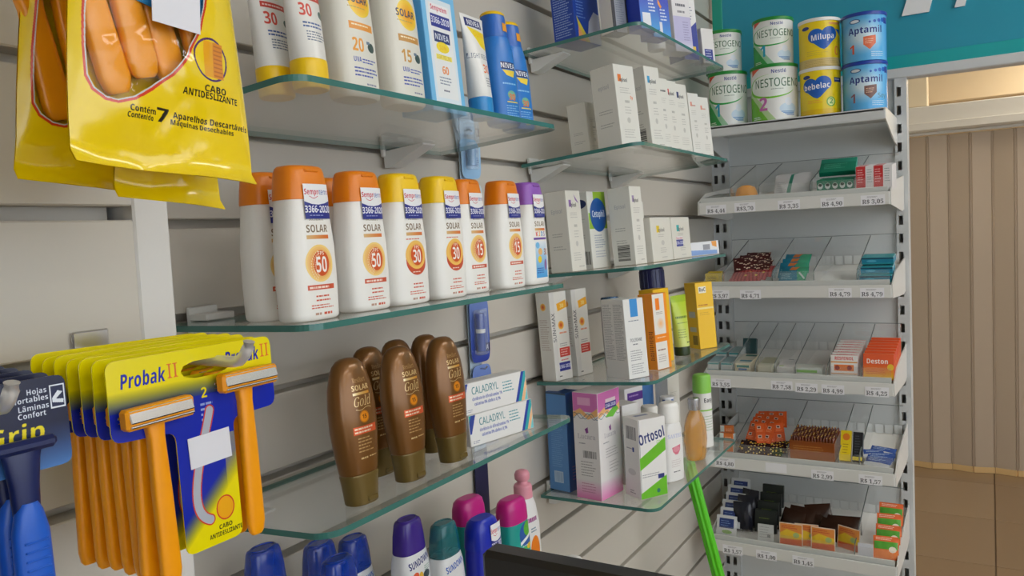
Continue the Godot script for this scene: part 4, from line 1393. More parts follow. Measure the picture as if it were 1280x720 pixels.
# flat card with one hole, built as strips between the outline and the hole
func plate_with_hole(outline: PackedVector2Array, hole: Array, thick: float, rect: Rect2, bound: Rect2) -> ArrayMesh:
	var hp := PackedVector2Array(hole)
	if Geometry2D.is_polygon_clockwise(hp) == Geometry2D.is_polygon_clockwise(outline):
		hp.reverse()
	var bi := 0
	var bj := 0
	var best := 1e9
	for i in outline.size():
		for j in hp.size():
			var d := outline[i].distance_squared_to(hp[j])
			if d < best:
				best = d
				bi = i
				bj = j
	var o := PackedVector2Array()
	for i in range(0, bi + 1):
		o.append(outline[i])
	for j in hp.size() + 1:
		o.append(hp[(bj + j) % hp.size()])
	for i in range(bi, outline.size()):
		o.append(outline[i] + (Vector2(1e-6, 1e-6) if i == bi else Vector2.ZERO))
	var b := MB.new()
	b.slab(o, -thick / 2, thick / 2, rect, bound, Vector2(0.02, 0.02))
	return b.mesh()

func blue_cards() -> void:
	var W := 78.0
	var H := 44.0
	var p := Pic.new(W, H, 6, c8(16, 24, 62))
	p.blend(0, 0, W, H, c8(14, 20, 56), c8(58, 104, 170))
	p.rect(0, 0, W, 22, c8(14, 20, 56))
	p.blend(0, 22, W, 22, c8(14, 20, 56), c8(70, 120, 184))
	p.text(64, 7.5, 2.6, "Hojas", c8(230, 236, 244), {"c": 1, "b": 1})
	p.text(58, 11, 2.6, "Confortables", c8(230, 236, 244), {"c": 1, "b": 1})
	p.text(62, 15, 2.6, "Lâminas", c8(230, 236, 244), {"c": 1, "b": 1})
	p.text(61, 18.4, 2.6, "Confort", c8(230, 236, 244), {"c": 1, "b": 1})
	p.rect(70, 4.5, 7.4, 11.5, c8(226, 232, 240))
	p.rect(70.7, 5.2, 6, 10, c8(20, 30, 70))
	p.poly([[71, 11], [74, 7.5], [76.5, 8.5], [73, 11.5], [76.5, 12], [76.5, 14], [71, 13]], c8(226, 232, 240))
	p.text(36, 29.5, 8.6, "UltraGrip", c8(240, 220, 20), {"b": 1, "sx": 1.12, "sl": 0.1, "c": 1})
	var m := printed(p, 0.3)
	var out := card_outline([Vector2(-0.042, 0.009), Vector2(0.036, 0.009), Vector2(0.036, -0.035), Vector2(-0.042, -0.035)], 0.005)
	var b := MB.new()
	b.slab(out, -0.0004, 0.0004, Rect2(0, 0, 1, 1), Rect2(-0.042, -0.035, 0.078, 0.044), Vector2(0.02, 0.02))
	var mesh := b.mesh()
	var navy := mat(c8(22, 34, 84), 0.3)
	var lite := mat(c8(30, 92, 196), 0.35)
	for i in 5:
		var label := "dark blue card with two blue-handled razors, foremost on its hook beside the yellow cards"
		if i > 0:
			label = "dark blue razor card, %s behind the foremost blue one" % ["", "first", "second", "third", "last"][i]
		var t := thing("blue_razor_card", label, "razor card", Transform3D(Basis(Vector3.RIGHT, -0.03), Vector3(0.184, EYE - 0.0658 + 0.0006 * i, 0.342 - 0.0135 * i)), "blue two-razor cards on one hook")
		part(t, "card", mesh, m)
		for sx in [-0.026, 0.010]:
			var neck := MB.new()
			neck.loft([[-0.062, 0.0058, 0.0036, 2.6], [-0.046, 0.0066, 0.004, 2.6], [-0.034, 0.0082, 0.0035, 2.6], [-0.029, 0.0098, 0.003, 2.4]], 20)
			var r := part(t, "razor", neck.mesh(), navy, Transform3D(Basis(), Vector3(sx, 0.007, 0.0045)))
			part(r, "head", boxm(Vector3(0, -0.0275, 0.003), Vector3(0.030, 0.006, 0.006), 0.002), navy)
			var grip := MB.new()
			grip.loft([[-0.135, 0.004, 0.003, 2.4], [-0.13, 0.0075, 0.0042, 2.6], [-0.095, 0.0085, 0.005, 2.6], [-0.068, 0.0082, 0.005, 2.5], [-0.058, 0.006, 0.0046, 2.4], [-0.054, 0.004, 0.0036, 2.2]], 22)
			part(r, "grip", grip.mesh(), lite, Transform3D(Basis(), Vector3(0, 0, 0.0015)))
			for k in 14:
				part(r, "grip_rib", boxm(Vector3(0, -0.072 - 0.0042 * k, 0.0062), Vector3(0.0110, 0.0012, 0.0014), 0.0004), lite)

func bags() -> void:
	# pillow bag 112 x 205 mm, clear window in a yellow printed film
	var z0 := 0.368
	var c0 := Vector3(0.270, EYE + 0.041, z0)
	var W := 112.0
	var H := 200.0
	var mmp := func(px: float, py: float) -> Array:
		var q := on_z(px, py, z0 + 0.008)
		return [(q.x - c0.x) * 1000.0 + W / 2, H - (q.y - c0.y) * 1000.0]
	var p := Pic.new(W, H, 5, c8(246, 212, 6))
	var win := []
	for q in [[115, -60], [112, 20], [113, 60], [116, 98], [124, 114], [138, 125], [152, 128], [170, 123], [190, 110], [213, 92], [233, 66], [246, 36], [252, 8], [256, -60]]:
		win.append(mmp.call(q[0], q[1]))
	var rim := []
	for q in [[111, -62], [108, 20], [109, 62], [112, 100], [121, 118], [137, 130], [153, 133], [172, 128], [193, 115], [217, 95], [237, 68], [250, 36], [256, 8], [260, -62]]:
		rim.append(mmp.call(q[0], q[1]))
	var mixed := []
	for i in win.size():
		mixed.append([lerpf(win[i][0], rim[i][0], 0.35), lerpf(win[i][1], rim[i][1], 0.35)])
	p.poly(rim, c8(214, 60, 26))
	p.poly(mixed, c8(206, 204, 196))
	p.poly(win, Color(1, 1, 1, 0))
	var ci: Array = mmp.call(264, 72)
	p.ell(ci[0], ci[1], 11.4, 11.4, c8(84, 40, 96))
	p.ell(ci[0], ci[1], 10.3, 10.3, c8(246, 212, 6))
	p.rect(ci[0] - 5, ci[1] - 9.4, 6, 18.6, c8(242, 170, 20))
	p.rect(ci[0] + 1, ci[1] - 9.4, 7, 18.6, c8(228, 140, 20))
	for k in 8:
		p.rect(ci[0] + 1.6, ci[1] - 8 + 2.2 * k, 6, 0.7, c8(200, 110, 16))
	var ink := c8(30, 24, 10)
	var a: Array = mmp.call(271, 113)
	p.text(a[0], a[1], 3.4, "CABO", ink, {"c": 1, "b": 1, "sx": 1.2})
	a = mmp.call(267, 121)
	p.text(a[0], a[1], 3.4, "ANTIDESLIZANTE", ink, {"c": 1, "b": 1, "sx": 0.95})
	a = mmp.call(166, 141)
	p.text(a[0], a[1], 3.0, "Contém", ink, {"b": 1, "sx": 0.92})
	a = mmp.call(164, 149)
	p.text(a[0], a[1], 2.4, "Contenido", ink, {"b": 1, "sx": 0.86})
	a = mmp.call(200, 152)
	p.text(a[0], a[1], 7.0, "7", ink, {"b": 1, "sx": 1.5})
	a = mmp.call(221, 147)
	p.text(a[0], a[1], 3.1, "Aparelhos Descartáveis", ink, {"b": 1, "sx": 1.02})
	a = mmp.call(218, 155)
	p.text(a[0], a[1], 2.5, "Máquinas Desechables", ink, {"b": 1, "sx": 1.05})
	var film := printed(p, 0.2)
	film.transparency = BaseMaterial3D.TRANSPARENCY_ALPHA_SCISSOR
	film.alpha_scissor_threshold = 0.5
	film.clearcoat_enabled = true
	film.clearcoat = 0.5
	film.clearcoat_roughness = 0.1
	var yellow := mat(c8(238, 200, 4), 0.25)
	var gloss := clear(c8(250, 240, 200), 0.01, 0.05)
	gloss.metallic_specular = 0.32
	var nz := FastNoiseLite.new()
	nz.seed = 9
	nz.frequency = 18.0
	nz.fractal_octaves = 3
	var rz := razor_mesh(0.072)
	var spots := [[c0, 0.0, "glossy yellow bag of seven razors, foremost, with clear window and black print"], [c0 + Vector3(0.024, -0.013, -0.034), 0.02, "yellow razor bag squeezed between two others, only its bottom hem showing"], [c0 + Vector3(0.012, -0.004, -0.07), -0.03, "yellow razor bag hanging rearmost against the slatted pillar"]]
	for n in spots.size():
		var t := thing("razor_bag", spots[n][2], "bag", Transform3D(Basis(Vector3.BACK, spots[n][1]) * Basis(Vector3.UP, 0.0), spots[n][0]), "yellow bags of razors on one hook")
		for side in [1.0, -1.0]:
			var rows := []
			var rows2 := []
			var uvs := []
			for i in 37:
				var fy := i / 36.0
				var half := lerpf(0.053, 0.041, smoothstep(0.0, 0.9, fy)) * (0.62 if n == 1 else 1.0)
				var row := []
				var row2 := []
				var tr := []
				for j in 29:
					var fx := j / 28.0
					var x := (fx * 2 - 1) * half
					var puff := 0.0095 * pow(sin(PI * clampf((fy - 0.05) / 0.95, 0.0, 1.0)), 0.5) * pow(maxf(0.0, 1.0 - pow(absf(fx * 2 - 1), 3.0)), 0.6)
					var wr := nz.get_noise_3d(x * 1.4 + n * 3.0, fy * 0.2 * (1.0 + 2.2 * (1.0 - fy)), side) * 0.0032 * sin(PI * fx)
					var hem := 0.0035 * sin(x * 60.0 + n) * (1.0 - smoothstep(0.0, 0.12, fy)) + (0.004 * smoothstep(0.02, 0.0, fy))
					var y := fy * 0.2 - 0.004 * (fx - 0.5) * 2.0 * (1.0 - fy)
					row.append(Vector3(x, y, side * (puff + 0.0006) + wr * (1.0 if side > 0 else 0.3) + hem))
					row2.append(row[-1] - Vector3(0, 0, side * 0.0005))
					tr.append(Vector2((x / (0.62 if n == 1 else 1.0) + 0.056) / 0.112, 1.0 - fy))
				rows.append(row)
				rows2.append(row2)
				uvs.append(tr)
			var b := MB.new()
			b.sheet(rows, uvs, Vector3(0, 0.1, -0.4 * side))
			var f := part(t, "front_film" if side > 0 else "back_film", b.mesh(), film if side > 0 else yellow)
			if side > 0:
				var g := MB.new()
				g.sheet(rows2, uvs, Vector3(0, 0.1, -0.4 * side))
				part(f, "clear_window", g.mesh(), gloss)
		for k in (5 if n != 1 else 2):
			var r := part(t, "razor", rz[2], M.razor, Transform3D(Basis(Vector3.BACK, 0.24 + rng.randf_range(-0.03, 0.03)) * Basis.from_scale(Vector3(1.35, 1.0, 1.2)), Vector3(-0.044 + 0.0165 * k if n != 1 else -0.014 + 0.016 * k, 0.108 + 0.006 * (k % 2) + 0.004 * k, -0.0008 + 0.0024 * (k % 2))))
			part(r, "head", rz[0], M.razor, Transform3D(Basis(), Vector3(0, 0, -0.004)))
		part(t, "header_card", boxm(Vector3(0.010, 0.098, 0.0068), Vector3(0.050, 0.03, 0.0006)), mat(c8(20, 130, 190), 0.4), Transform3D(Basis(Vector3.BACK, -0.2), Vector3(-0.02, 0.0, 0)))
		if n == 0:
			part(t, "price_sticker", boxm(Vector3(-0.004, 0.088, 0.0128), Vector3(0.028, 0.030, 0.0004)), mat(c8(228, 228, 234), 0.5), Transform3D(Basis(Vector3.BACK, -0.06), Vector3.ZERO))

# ---------------------------------------------------------------- right glass shelves
func white_box(w: float, h: float, d: float, logo: Color, name: String, bg := Color8(228, 226, 217), side := Color(-1, 0, 0), extra := 0) -> Pic:
	var p := carton_pic(w, h, d, bg, side)
	if name:
		p.rect(w * 0.16, h * 0.115, w * 0.17, h * 0.085, logo)
		p.text(w * 0.24, h * 0.2, h * 0.046, name, c8(70, 68, 66), {"b": 1, "sx": 0.85})
	p.fine(w * 0.2, h * 0.27, w * 0.6, 3, h * 0.028, c8(190, 188, 180), h * 0.008)
	p.fine(w * 0.4, h * 0.42, w * 0.3, 1, h * 0.05, c8(180, 178, 170), h * 0.03)
	p.fine(w * 0.36, h * 0.5, w * 0.36, 3, h * 0.034, c8(184, 182, 175), h * 0.009)
	p.ell(w * 0.5, h * 0.66, w * 0.09, h * 0.035, c8(198, 196, 188))
	p.fine(w * 0.2, h * 0.77, w * 0.62, 4, h * 0.03, c8(190, 188, 180), h * 0.008)
	p.fine(w * 0.5, h * 0.94, w * 0.4, 1, h * 0.02, c8(170, 168, 160), h * 0.009)
	p.o = Vector2(w, 0)
	p.text(d * 0.5, h * 0.27, h * 0.05, name, c8(176, 176, 178), {"c": 1, "sx": 0.9})
	p.fine(d * 0.2, h * 0.52, d * 0.6, 2, h * 0.03, c8(172, 170, 164), h * 0.01)
	p.fine(d * 0.2, h * 0.68, d * 0.6, 2, h * 0.03, c8(172, 170, 164), h * 0.009)
	if extra == 1:
		p.bars(d * 0.22, h * 0.74, d * 0.56, h * 0.2, c8(50, 50, 50), false)
	p.o = Vector2.ZERO
	return p

func right_shelf_goods() -> void:
	shelf_a()
	shelf_b()
	shelf_c()
	shelf_d()
	shelf_e()

func shelf_a() -> void:
	var p := carton_pic(78, 150, 48, c8(20, 66, 168))
	p.rect(76, 0, 2, 150, c8(40, 90, 190))
	p.poly([[44, 112], [62, 92], [78, 96], [78, 150], [34, 150]], c8(206, 212, 226))
	p.poly([[6, 106], [34, 138], [44, 150], [16, 150]], c8(226, 206, 60))
	p.poly([[10, 122], [26, 144], [30, 150], [8, 150]], c8(240, 170, 110))
	p.text(10, 66, 9, "Fresh", c8(225, 232, 246), {"sx": 0.9})
	p.fine(8, 74, 26, 7, 5.4, c8(130, 165, 226), 2)
	p.o = Vector2(78, 0)
	p.text(5, 58, 7, "Fresh", c8(205, 218, 244), {"sx": 0.8})
	p.fine(4, 64, 40, 18, 4.3, c8(150, 172, 220), 1.7)
	p.o = Vector2.ZERO
	carton("blue_carton", "large blue carton printed with fine white text, beside the slim white one", stand("A", 1.333, 0.098, 10), 78, 150, 48, p)
	p = carton_pic(40, 140, 30, c8(40, 42, 52), c8(226, 224, 220))
	p.rect(7, 0, 27, 140, c8(150, 156, 166))
	p.fine(10, 40, 20, 24, 4, c8(120, 126, 138), 1.4)
	carton("slim_carton", "slim white carton with a grey panel edged in black", stand("A", 1.326, 0.175, 22), 40, 140, 30, p)
	p = carton_pic(46, 140, 34, c8(34, 62, 186))
	for q in [[1.352, 0.217, "blue carton with yellow slash and white square, next to the black-edged one"], [1.424, 0.212, "blue carton with yellow slash, second in line next to the white bottle"]]:
		p.rect(0, 0, 46, 70, c8(70, 110, 205))
		p.blend(0, 70, 46, 70, c8(34, 56, 190), c8(60, 160, 226))
		p.poly([[4, 84], [24, 30], [32, 30], [10, 90]], c8(240, 214, 50))
		p.poly([[14, 60], [28, 84], [24, 88], [10, 66]], c8(236, 150, 60))
		p.fine(22, 88, 18, 4, 6, c8(220, 230, 246), 2.6)
		p.rect(5, 112, 20, 22, c8(228, 232, 240))
		carton("toothpaste_carton", q[2], stand("A", q[0], q[1], 24), 46, 140, 34, p, "blue cartons with yellow slashes")
	bottle("tonic_bottle", "small white bottle between the blue cartons and the lilac one", stand("A", 1.50, 0.185), [[0, 15, 15, 2], [2, 17, 17, 2], [95, 17, 17, 2], [108, 10, 10, 2]], [[108, 11, 11, 2], [130, 11, 11, 2]], mat(c8(226, 226, 224), 0.3), M.white)
	p = carton_pic(50, 108, 36, c8(226, 224, 226))
	p.rect(0, 38, 50, 70, c8(190, 186, 222))
	p.blend(0, 84, 50, 24, c8(190, 186, 222), c8(232, 230, 238))
	p.fine(10, 13, 32, 1, 6, c8(90, 90, 100), 5.0)
	p.fine(14, 27, 24, 1, 5, c8(110, 110, 120), 4.0)
	p.fine(26, 48, 18, 8, 5, c8(150, 146, 190), 1.6)
	carton("lilac_carton", "white and lilac carton beside the teal board end of the shelf", stand("A", 1.566, 0.205, 24), 50, 108, 36, p)
	p = carton_pic(44, 140, 44, c8(230, 230, 230), c8(22, 40, 130))
	p.poly([[0, 90], [44, 60], [44, 140], [0, 140]], c8(30, 50, 150))
	p.rect(6, 112, 30, 12, c8(236, 200, 70))
	p.fine(10, 30, 26, 5, 6, c8(80, 90, 130), 2)
	carton("navy_carton", "tall carton with navy side and white front, behind a small white box", stand("A", 1.650, 0.190, 26), 44, 140, 44, p)
	p = carton_pic(38, 74, 26, c8(224, 222, 220))
	p.rect(6, 44, 26, 26, c8(40, 50, 140))
	p.fine(9, 47, 20, 4, 5.5, c8(200, 206, 232), 2)
	carton("small_carton", "small white carton with navy square, last on the highest glass shelf", stand("A", 1.712, 0.214, 24), 38, 74, 26, p)

func shelf_b() -> void:
	var or_ := c8(232, 120, 30)
	var p := white_box(44, 103, 40, or_, "", c8(224, 221, 210))
	carton("cream_carton", "shorter off-white carton standing at the back behind the orange-logo one", stand("B", 1.366, 0.092, 6), 44, 103, 40, p, "white dermatology cartons")
	p = white_box(58, 148, 52, or_, "episol")
	p.text(40, 60, 6, "Fp", c8(226, 110, 60), {"b": 1, "sx": 0.8})
	carton("cream_carton", "tall white carton with orange logo square at the glass corner", stand("B", 1.338, 0.170, 14), 58, 148, 52, p, "white dermatology cartons")
	p = white_box(46, 152, 44, c8(60, 160, 210), "episol", c8(228, 226, 217), Color(-1, 0, 0), 1)
	carton("cream_carton", "tall white carton with light blue logo square, beside the orange-logo one", stand("B", 1.416, 0.196, 14), 46, 152, 44, p, "white dermatology cartons")
	p = white_box(40, 138, 40, c8(150, 150, 150), "")
	p.fine(8, 22, 24, 1, 5, c8(90, 88, 86), 3.4)
	carton("cream_carton", "white carton with grey lettering next to the light blue logo carton", stand("B", 1.462, 0.198, 12), 40, 138, 40, p, "white dermatology cartons")
	p = white_box(42, 140, 40, c8(210, 70, 60), "episol")
	carton("cream_carton", "white carton with red logo square, fourth along the row", stand("B", 1.510, 0.198, 12), 42, 140, 40, p, "white dermatology cartons")
	p = white_box(46, 140, 40, c8(50, 60, 110), "episol")
	carton("cream_carton", "white carton with dark blue logo square, before the gap in the row", stand("B", 1.562, 0.200, 12), 46, 140, 40, p, "white dermatology cartons")
	p = white_box(40, 134, 38, c8(226, 140, 120), "", c8(228, 226, 219))
	p.rect(7, 18, 7, 9, c8(226, 150, 130))
	p.fine(14, 24, 18, 1, 4, c8(206, 150, 136), 2.6)
	carton("cream_carton", "white carton with pale red mark just after the gap in the row", stand("B", 1.650, 0.198, 14), 40, 134, 38, p, "white dermatology cartons")
	carton("cream_carton", "white carton last in the row beside the green formula can", stand("B", 1.698, 0.204, 14), 40, 130, 38, p, "white dermatology cartons")

func shelf_c() -> void:
	var p := white_box(50, 144, 44, c8(150, 110, 180), "Episol", c8(226, 223, 212))
	p.poly([[28, 6], [34, 12], [44, 22], [38, 20], [32, 16]], c8(140, 100, 170))
	carton("cream_carton", "tall off-white carton with violet logo next to the purple-capped bottle", stand("C", 1.286, 0.083, 4), 50, 144, 44, p, "white dermatology cartons")
	p = carton_pic(66, 144, 46, c8(222, 222, 214))
	p.rect(0, 0, 66, 70, c8(150, 190, 50))
	p.rect(0, 0, 22, 40, c8(222, 222, 214))
	p.ell(36, 44, 30, 32, c8(20, 84, 160))
	p.text(36, 48, 12, "Cetaphil", c8(240, 244, 248), {"c": 1, "b": 1, "sx": 0.68})
	p.rect(0, 76, 66, 68, c8(222, 222, 214))
	p.fine(14, 82, 40, 6, 4.4, c8(150, 160, 176), 1.6)
	p.fine(14, 112, 40, 3, 5, c8(170, 176, 186), 1.6)
	p.o = Vector2(66, 0)
	p.ell(26, 22, 18, 9, c8(24, 44, 96))
	p.fine(8, 40, 30, 16, 5, c8(180, 180, 174), 1.5)
	p.bars(14, 112, 28, 24, c8(40, 40, 40))
	p.o = Vector2.ZERO
	carton("cleanser_carton", "white carton with green top and large blue round badge", stand("C", 1.378, 0.085, 6), 66, 144, 46, p)
	p = white_box(48, 146, 46, c8(160, 140, 180), "Episol", c8(228, 226, 217), Color(-1, 0, 0), 1)
	carton("cream_carton", "tall white carton with barcode side, beside the green and blue carton", stand("C", 1.412, 0.150, 4), 48, 146, 46, p, "white dermatology cartons")
	p = white_box(46, 122, 40, c8(190, 190, 190), "", c8(222, 220, 210))
	p.rect(8, 6, 22, 14, c8(180, 180, 172))
	carton("cream_carton", "plain off-white carton mostly hidden behind the barcode carton", stand("C", 1.498, 0.122, 4), 46, 122, 40, p, "white dermatology cartons")
	for q in [[1.502, "low white carton with yellow logo square", c8(236, 204, 40), "episol"], [1.618, "low white carton with turquoise logo square and blue shop sticker", c8(60, 180, 180), "Episol"]]:
		p = carton_pic(112, 86, 40, c8(228, 225, 214))
		p.rect(30, 16, 16, 13, q[2])
		p.text(38, 28, 7, q[3], c8(110, 108, 104), {"b": 1, "sx": 1.3})
		p.fine(36, 33, 40, 2, 4, c8(190, 186, 178), 1.2)
		p.ell(60, 50, 9, 5, c8(205, 202, 194))
		p.fine(44, 60, 36, 3, 4, c8(190, 186, 178), 1.2)
		p.fine(50, 78, 40, 1, 3, c8(180, 176, 170), 1.4)
		if q[2].b > 0.5:
			p.rect(22, 40, 42, 7, c8(240, 238, 238))
			p.text(43, 46, 5, "Sempretem", c8(206, 80, 90), {"c": 1, "sx": 1.1})
			p.rect(22, 47, 42, 14, c8(44, 54, 146))
			p.text(43, 57, 7, "3366-2020", c8(240, 240, 248), {"c": 1, "b": 1, "sx": 1.05})
		carton("soap_carton", q[1] + " on the middle glass shelf", stand("C", q[0], 0.163, 0), 112, 86, 40, p, "low white cartons")
	p = carton_pic(76, 28, 34, c8(228, 230, 234))
	p.poly([[0, 16], [76, 20], [76, 28], [0, 28]], c8(130, 165, 222))
	p.rect(44, 6, 16, 12, c8(150, 152, 160))
	p.poly([[64, 0], [76, 0], [76, 14], [66, 10]], c8(238, 160, 60))
	carton("flat_carton", "small flat white and blue carton with orange corner beside the metal upright", stand("C", 1.735, 0.176, 38), 92, 30, 34, p)

func shelf_d() -> void:
	for q in [[1.300, 0.043, 15.0, 34.0, "white upright carton with sideways lettering, sun mark and blue sticker, next to the wall strip"], [1.352, 0.062, 12.0, 30.0, "white upright carton with sideways lettering and red panel, second of its pair"]]:
		var d: float = q[3]
		var p := carton_pic(46, 163, d, c8(230, 228, 220))
		p.rect(0, 0, 12, 163, c8(222, 220, 214))
		p.text(10.5, 92, 8.6, "SUN•MAX", c8(70, 70, 74), {"rot": -90, "sx": 1.02})
		p.poly([[18, 22], [44, 16], [46, 30], [20, 36]], c8(246, 176, 40))
		p.text(32, 30, 7, "30", c8(252, 230, 160), {"c": 1, "b": 1})
		p.sun(26, 62, 8, c8(214, 70, 30), c8(250, 206, 90))
		p.fine(20, 75, 22, 1, 5, c8(226, 140, 104), 2.6)
		p.fine(18, 96, 22, 2, 3.6, c8(150, 150, 150), 1.2)
		p.rect(16, 104, 28, 17, c8(214, 66, 56))
		p.fine(19, 107, 22, 3, 4.4, c8(246, 200, 190), 2)
		if q[4].contains("blue"):
			p.fine(18, 126, 24, 1, 4, c8(214, 90, 100), 2)
			p.rect(12, 131, 30, 16, c8(44, 54, 146))
			p.text(27, 142, 6.5, "3366-2020", c8(240, 240, 248), {"c": 1, "b": 1, "sx": 0.75})
		p.fine(10, 155, 8, 1, 3, c8(60, 60, 60), 2)
		p.o = Vector2(46, 0)
		p.sun(d * 0.5, 26, 7, c8(214, 80, 40), c8(250, 206, 90))
		p.fine(d * 0.15, 50, d * 0.7, 14, 4.2, c8(190, 172, 162), 1.4)
		p.o = Vector2.ZERO
		carton("sunscreen_carton", q[4], stand("D", q[0], q[1], q[2]), 46, 163, d, p, "white cartons with sideways lettering")
	var p := carton_pic(44, 141, 66, c8(230, 230, 226))
	p.rect(14, 0, 17, 32, c8(30, 140, 214))
	p.fine(8, 38, 28, 1, 3, c8(110, 120, 130), 1.2)
	p.text(22, 76, 5.4, "TOLERIANE", c8(70, 74, 80), {"c": 1, "sx": 0.7})
	p.fine(14, 80, 16, 1, 4, c8(100, 104, 110), 1.8)
	p.fine(7, 92, 30, 5, 4, c8(150, 150, 152), 1.4)
	p.fine(7, 116, 30, 5, 4, c8(160, 160, 162), 1.4)
	p.o = Vector2(44, 0)
	p.fine(3, 8, 28, 32, 3.2, c8(168, 168, 168), 1.3)
	p.fine(35, 8, 28, 32, 3.2, c8(168, 168, 168), 1.3)
	p.o = Vector2(0, 141)
	p.rect(0, 0, 44, 66, c8(232, 232, 228))
	p.o = Vector2.ZERO
	carton("cream_carton", "white carton with bright blue panel and dense grey side text", stand("D", 1.326, 0.172, 30), 44, 141, 66, p)
	bottle("vial_bottle", "bottle with blue and silver rim peeping over the carton with the blue panel", stand("D", 1.440, 0.098), [[0, 18, 18, 2], [2, 20, 20, 2], [110, 20, 20, 2], [118, 17, 17, 2]], [[118, 18, 18, 2], [136, 18, 18, 2], [138, 16, 16, 2]], mat(c8(222, 224, 228), 0.3), mat(c8(70, 110, 150), 0.25, 0.5))
	p = carton_pic(42, 141, 34, c8(246, 150, 30))
	p.rect(0, 0, 34, 141, c8(234, 230, 222))
	p.rect(8, 8, 12, 22, c8(244, 130, 20))
	p.fine(8, 34, 24, 2, 3, c8(150, 140, 130), 1)
	p.sun(20, 56, 11, c8(246, 190, 130), c8(236, 224, 210))
	p.rect(0, 76, 42, 14, c8(246, 140, 20))
	p.fine(6, 81, 26, 1, 4, c8(250, 220, 190), 2)
	p.fine(5, 104, 26, 1, 4, c8(120, 70, 50), 2.4)
	p.fine(5, 114, 24, 4, 4, c8(180, 170, 164), 1.4)
	p.o = Vector2(42, 0)
	p.rect(0, 0, 17, 141, c8(236, 150, 20))
	p.fine(20, 70, 10, 14, 4, c8(140, 60, 10), 1.8)
	p.o = Vector2.ZERO
	carton("sunscreen_carton", "orange-sided carton with white front and small sun", stand("D", 1.413, 0.196, 18), 42, 141, 34, p)
	p = carton_pic(48, 145, 36, c8(240, 190, 24))
	p.rect(4, 44, 34, 50, c8(222, 214, 196))
	p.fine(8, 78, 26, 2, 4, c8(120, 120, 130), 1.6)
	p.rect(24, 104, 12, 22, c8(60, 50, 110))
	carton("sunscreen_carton", "yellow carton standing close behind the orange-sided one", stand("D", 1.492, 0.170, 18), 48, 145, 36, p)
	var nb := bottle("spray_bottle", "tall bottle with ribbed dark navy cap behind the orange and yellow cartons", stand("D", 1.650, 0.108), [[0, 20, 20, 2], [2, 22, 22, 2], [132, 22, 22, 2], [136, 20, 20, 2]], [[136, 25.5, 25.5, 2], [138, 27, 27, 2], [178, 26.5, 26.5, 2], [182, 25, 25, 2], [183, 22, 22, 2]], mat(c8(226, 226, 228), 0.3), M.navy)
	for k in 18:
		var a := TAU * k / 18.0
		part(nb, "cap_rib", boxm(Vector3(0.0268 * cos(a), 0.158, 0.0268 * sin(a)), Vector3(0.0016, 0.036, 0.0016), 0.0004), M.navy)
	# lime tube on a dark cap
	var tp := Pic.new(46, 106, 4, c8(190, 214, 60))
	tp.blend(0, 14, 46, 92, c8(186, 212, 50), c8(214, 224, 130))
	tp.rect(0, 0, 46, 14, c8(164, 196, 36))
	tp.fine(6, 43, 34, 1, 5, c8(96, 126, 44), 4.2)
	tp.fine(8, 56, 28, 1, 4, c8(110, 140, 50), 1.5)
	tp.fine(8, 70, 20, 4, 5, c8(120, 146, 60), 1.5)
	tp.fine(24, 96, 14, 1, 4, c8(60, 80, 60), 2.4)
	var t := thing("cream_tube", "lime green tube standing on a dark green cap next to the bright yellow carton", "tube", stand("D", 1.578, 0.188, 24))
	part(t, "body", loftm([[18, 15, 14, 2.2], [19, 16, 15, 2.2], [60, 18.5, 12, 2.2], [105, 21.5, 5.5, 2.2], [118, 22.5, 1.6, 2.4], [124, 22.5, 0.9, 3]], {"w": 0.046, "y0": 0.018, "h": 0.106}), printed(tp, 0.3))
	part(t, "cap", loftm([[0, 15, 14, 2.2], [1.5, 16.4, 15.4, 2.2], [16, 16.6, 15.6, 2.2], [18, 16, 15, 2.2]]), mat(c8(46, 62, 30), 0.3))
	p = carton_pic(42, 142, 44, c8(246, 196, 0))
	p.rect(7, 8, 19, 14, c8(240, 236, 220))
	p.text(16.5, 19, 8, "RoC", c8(60, 60, 60), {"c": 1, "b": 1, "sx": 0.8})
	p.fine(4, 47, 28, 1, 4, c8(200, 120, 0), 2.6)
	p.rect(0, 53, 42, 4, c8(250, 226, 140))
	p.fine(6, 64, 26, 2, 4, c8(214, 160, 0), 1.4)
	p.o = Vector2(42, 0)
	p.rect(10, 62, 26, 13, c8(200, 196, 180))
	p.rect(10, 96, 26, 10, c8(206, 200, 170))
	p.bars(18, 114, 20, 20, c8(50, 46, 30))
	p.o = Vector2.ZERO
	carton("cream_carton", "bright yellow carton with small white square, last on its glass shelf", stand("D", 1.684, 0.198, 40), 42, 142, 44, p)

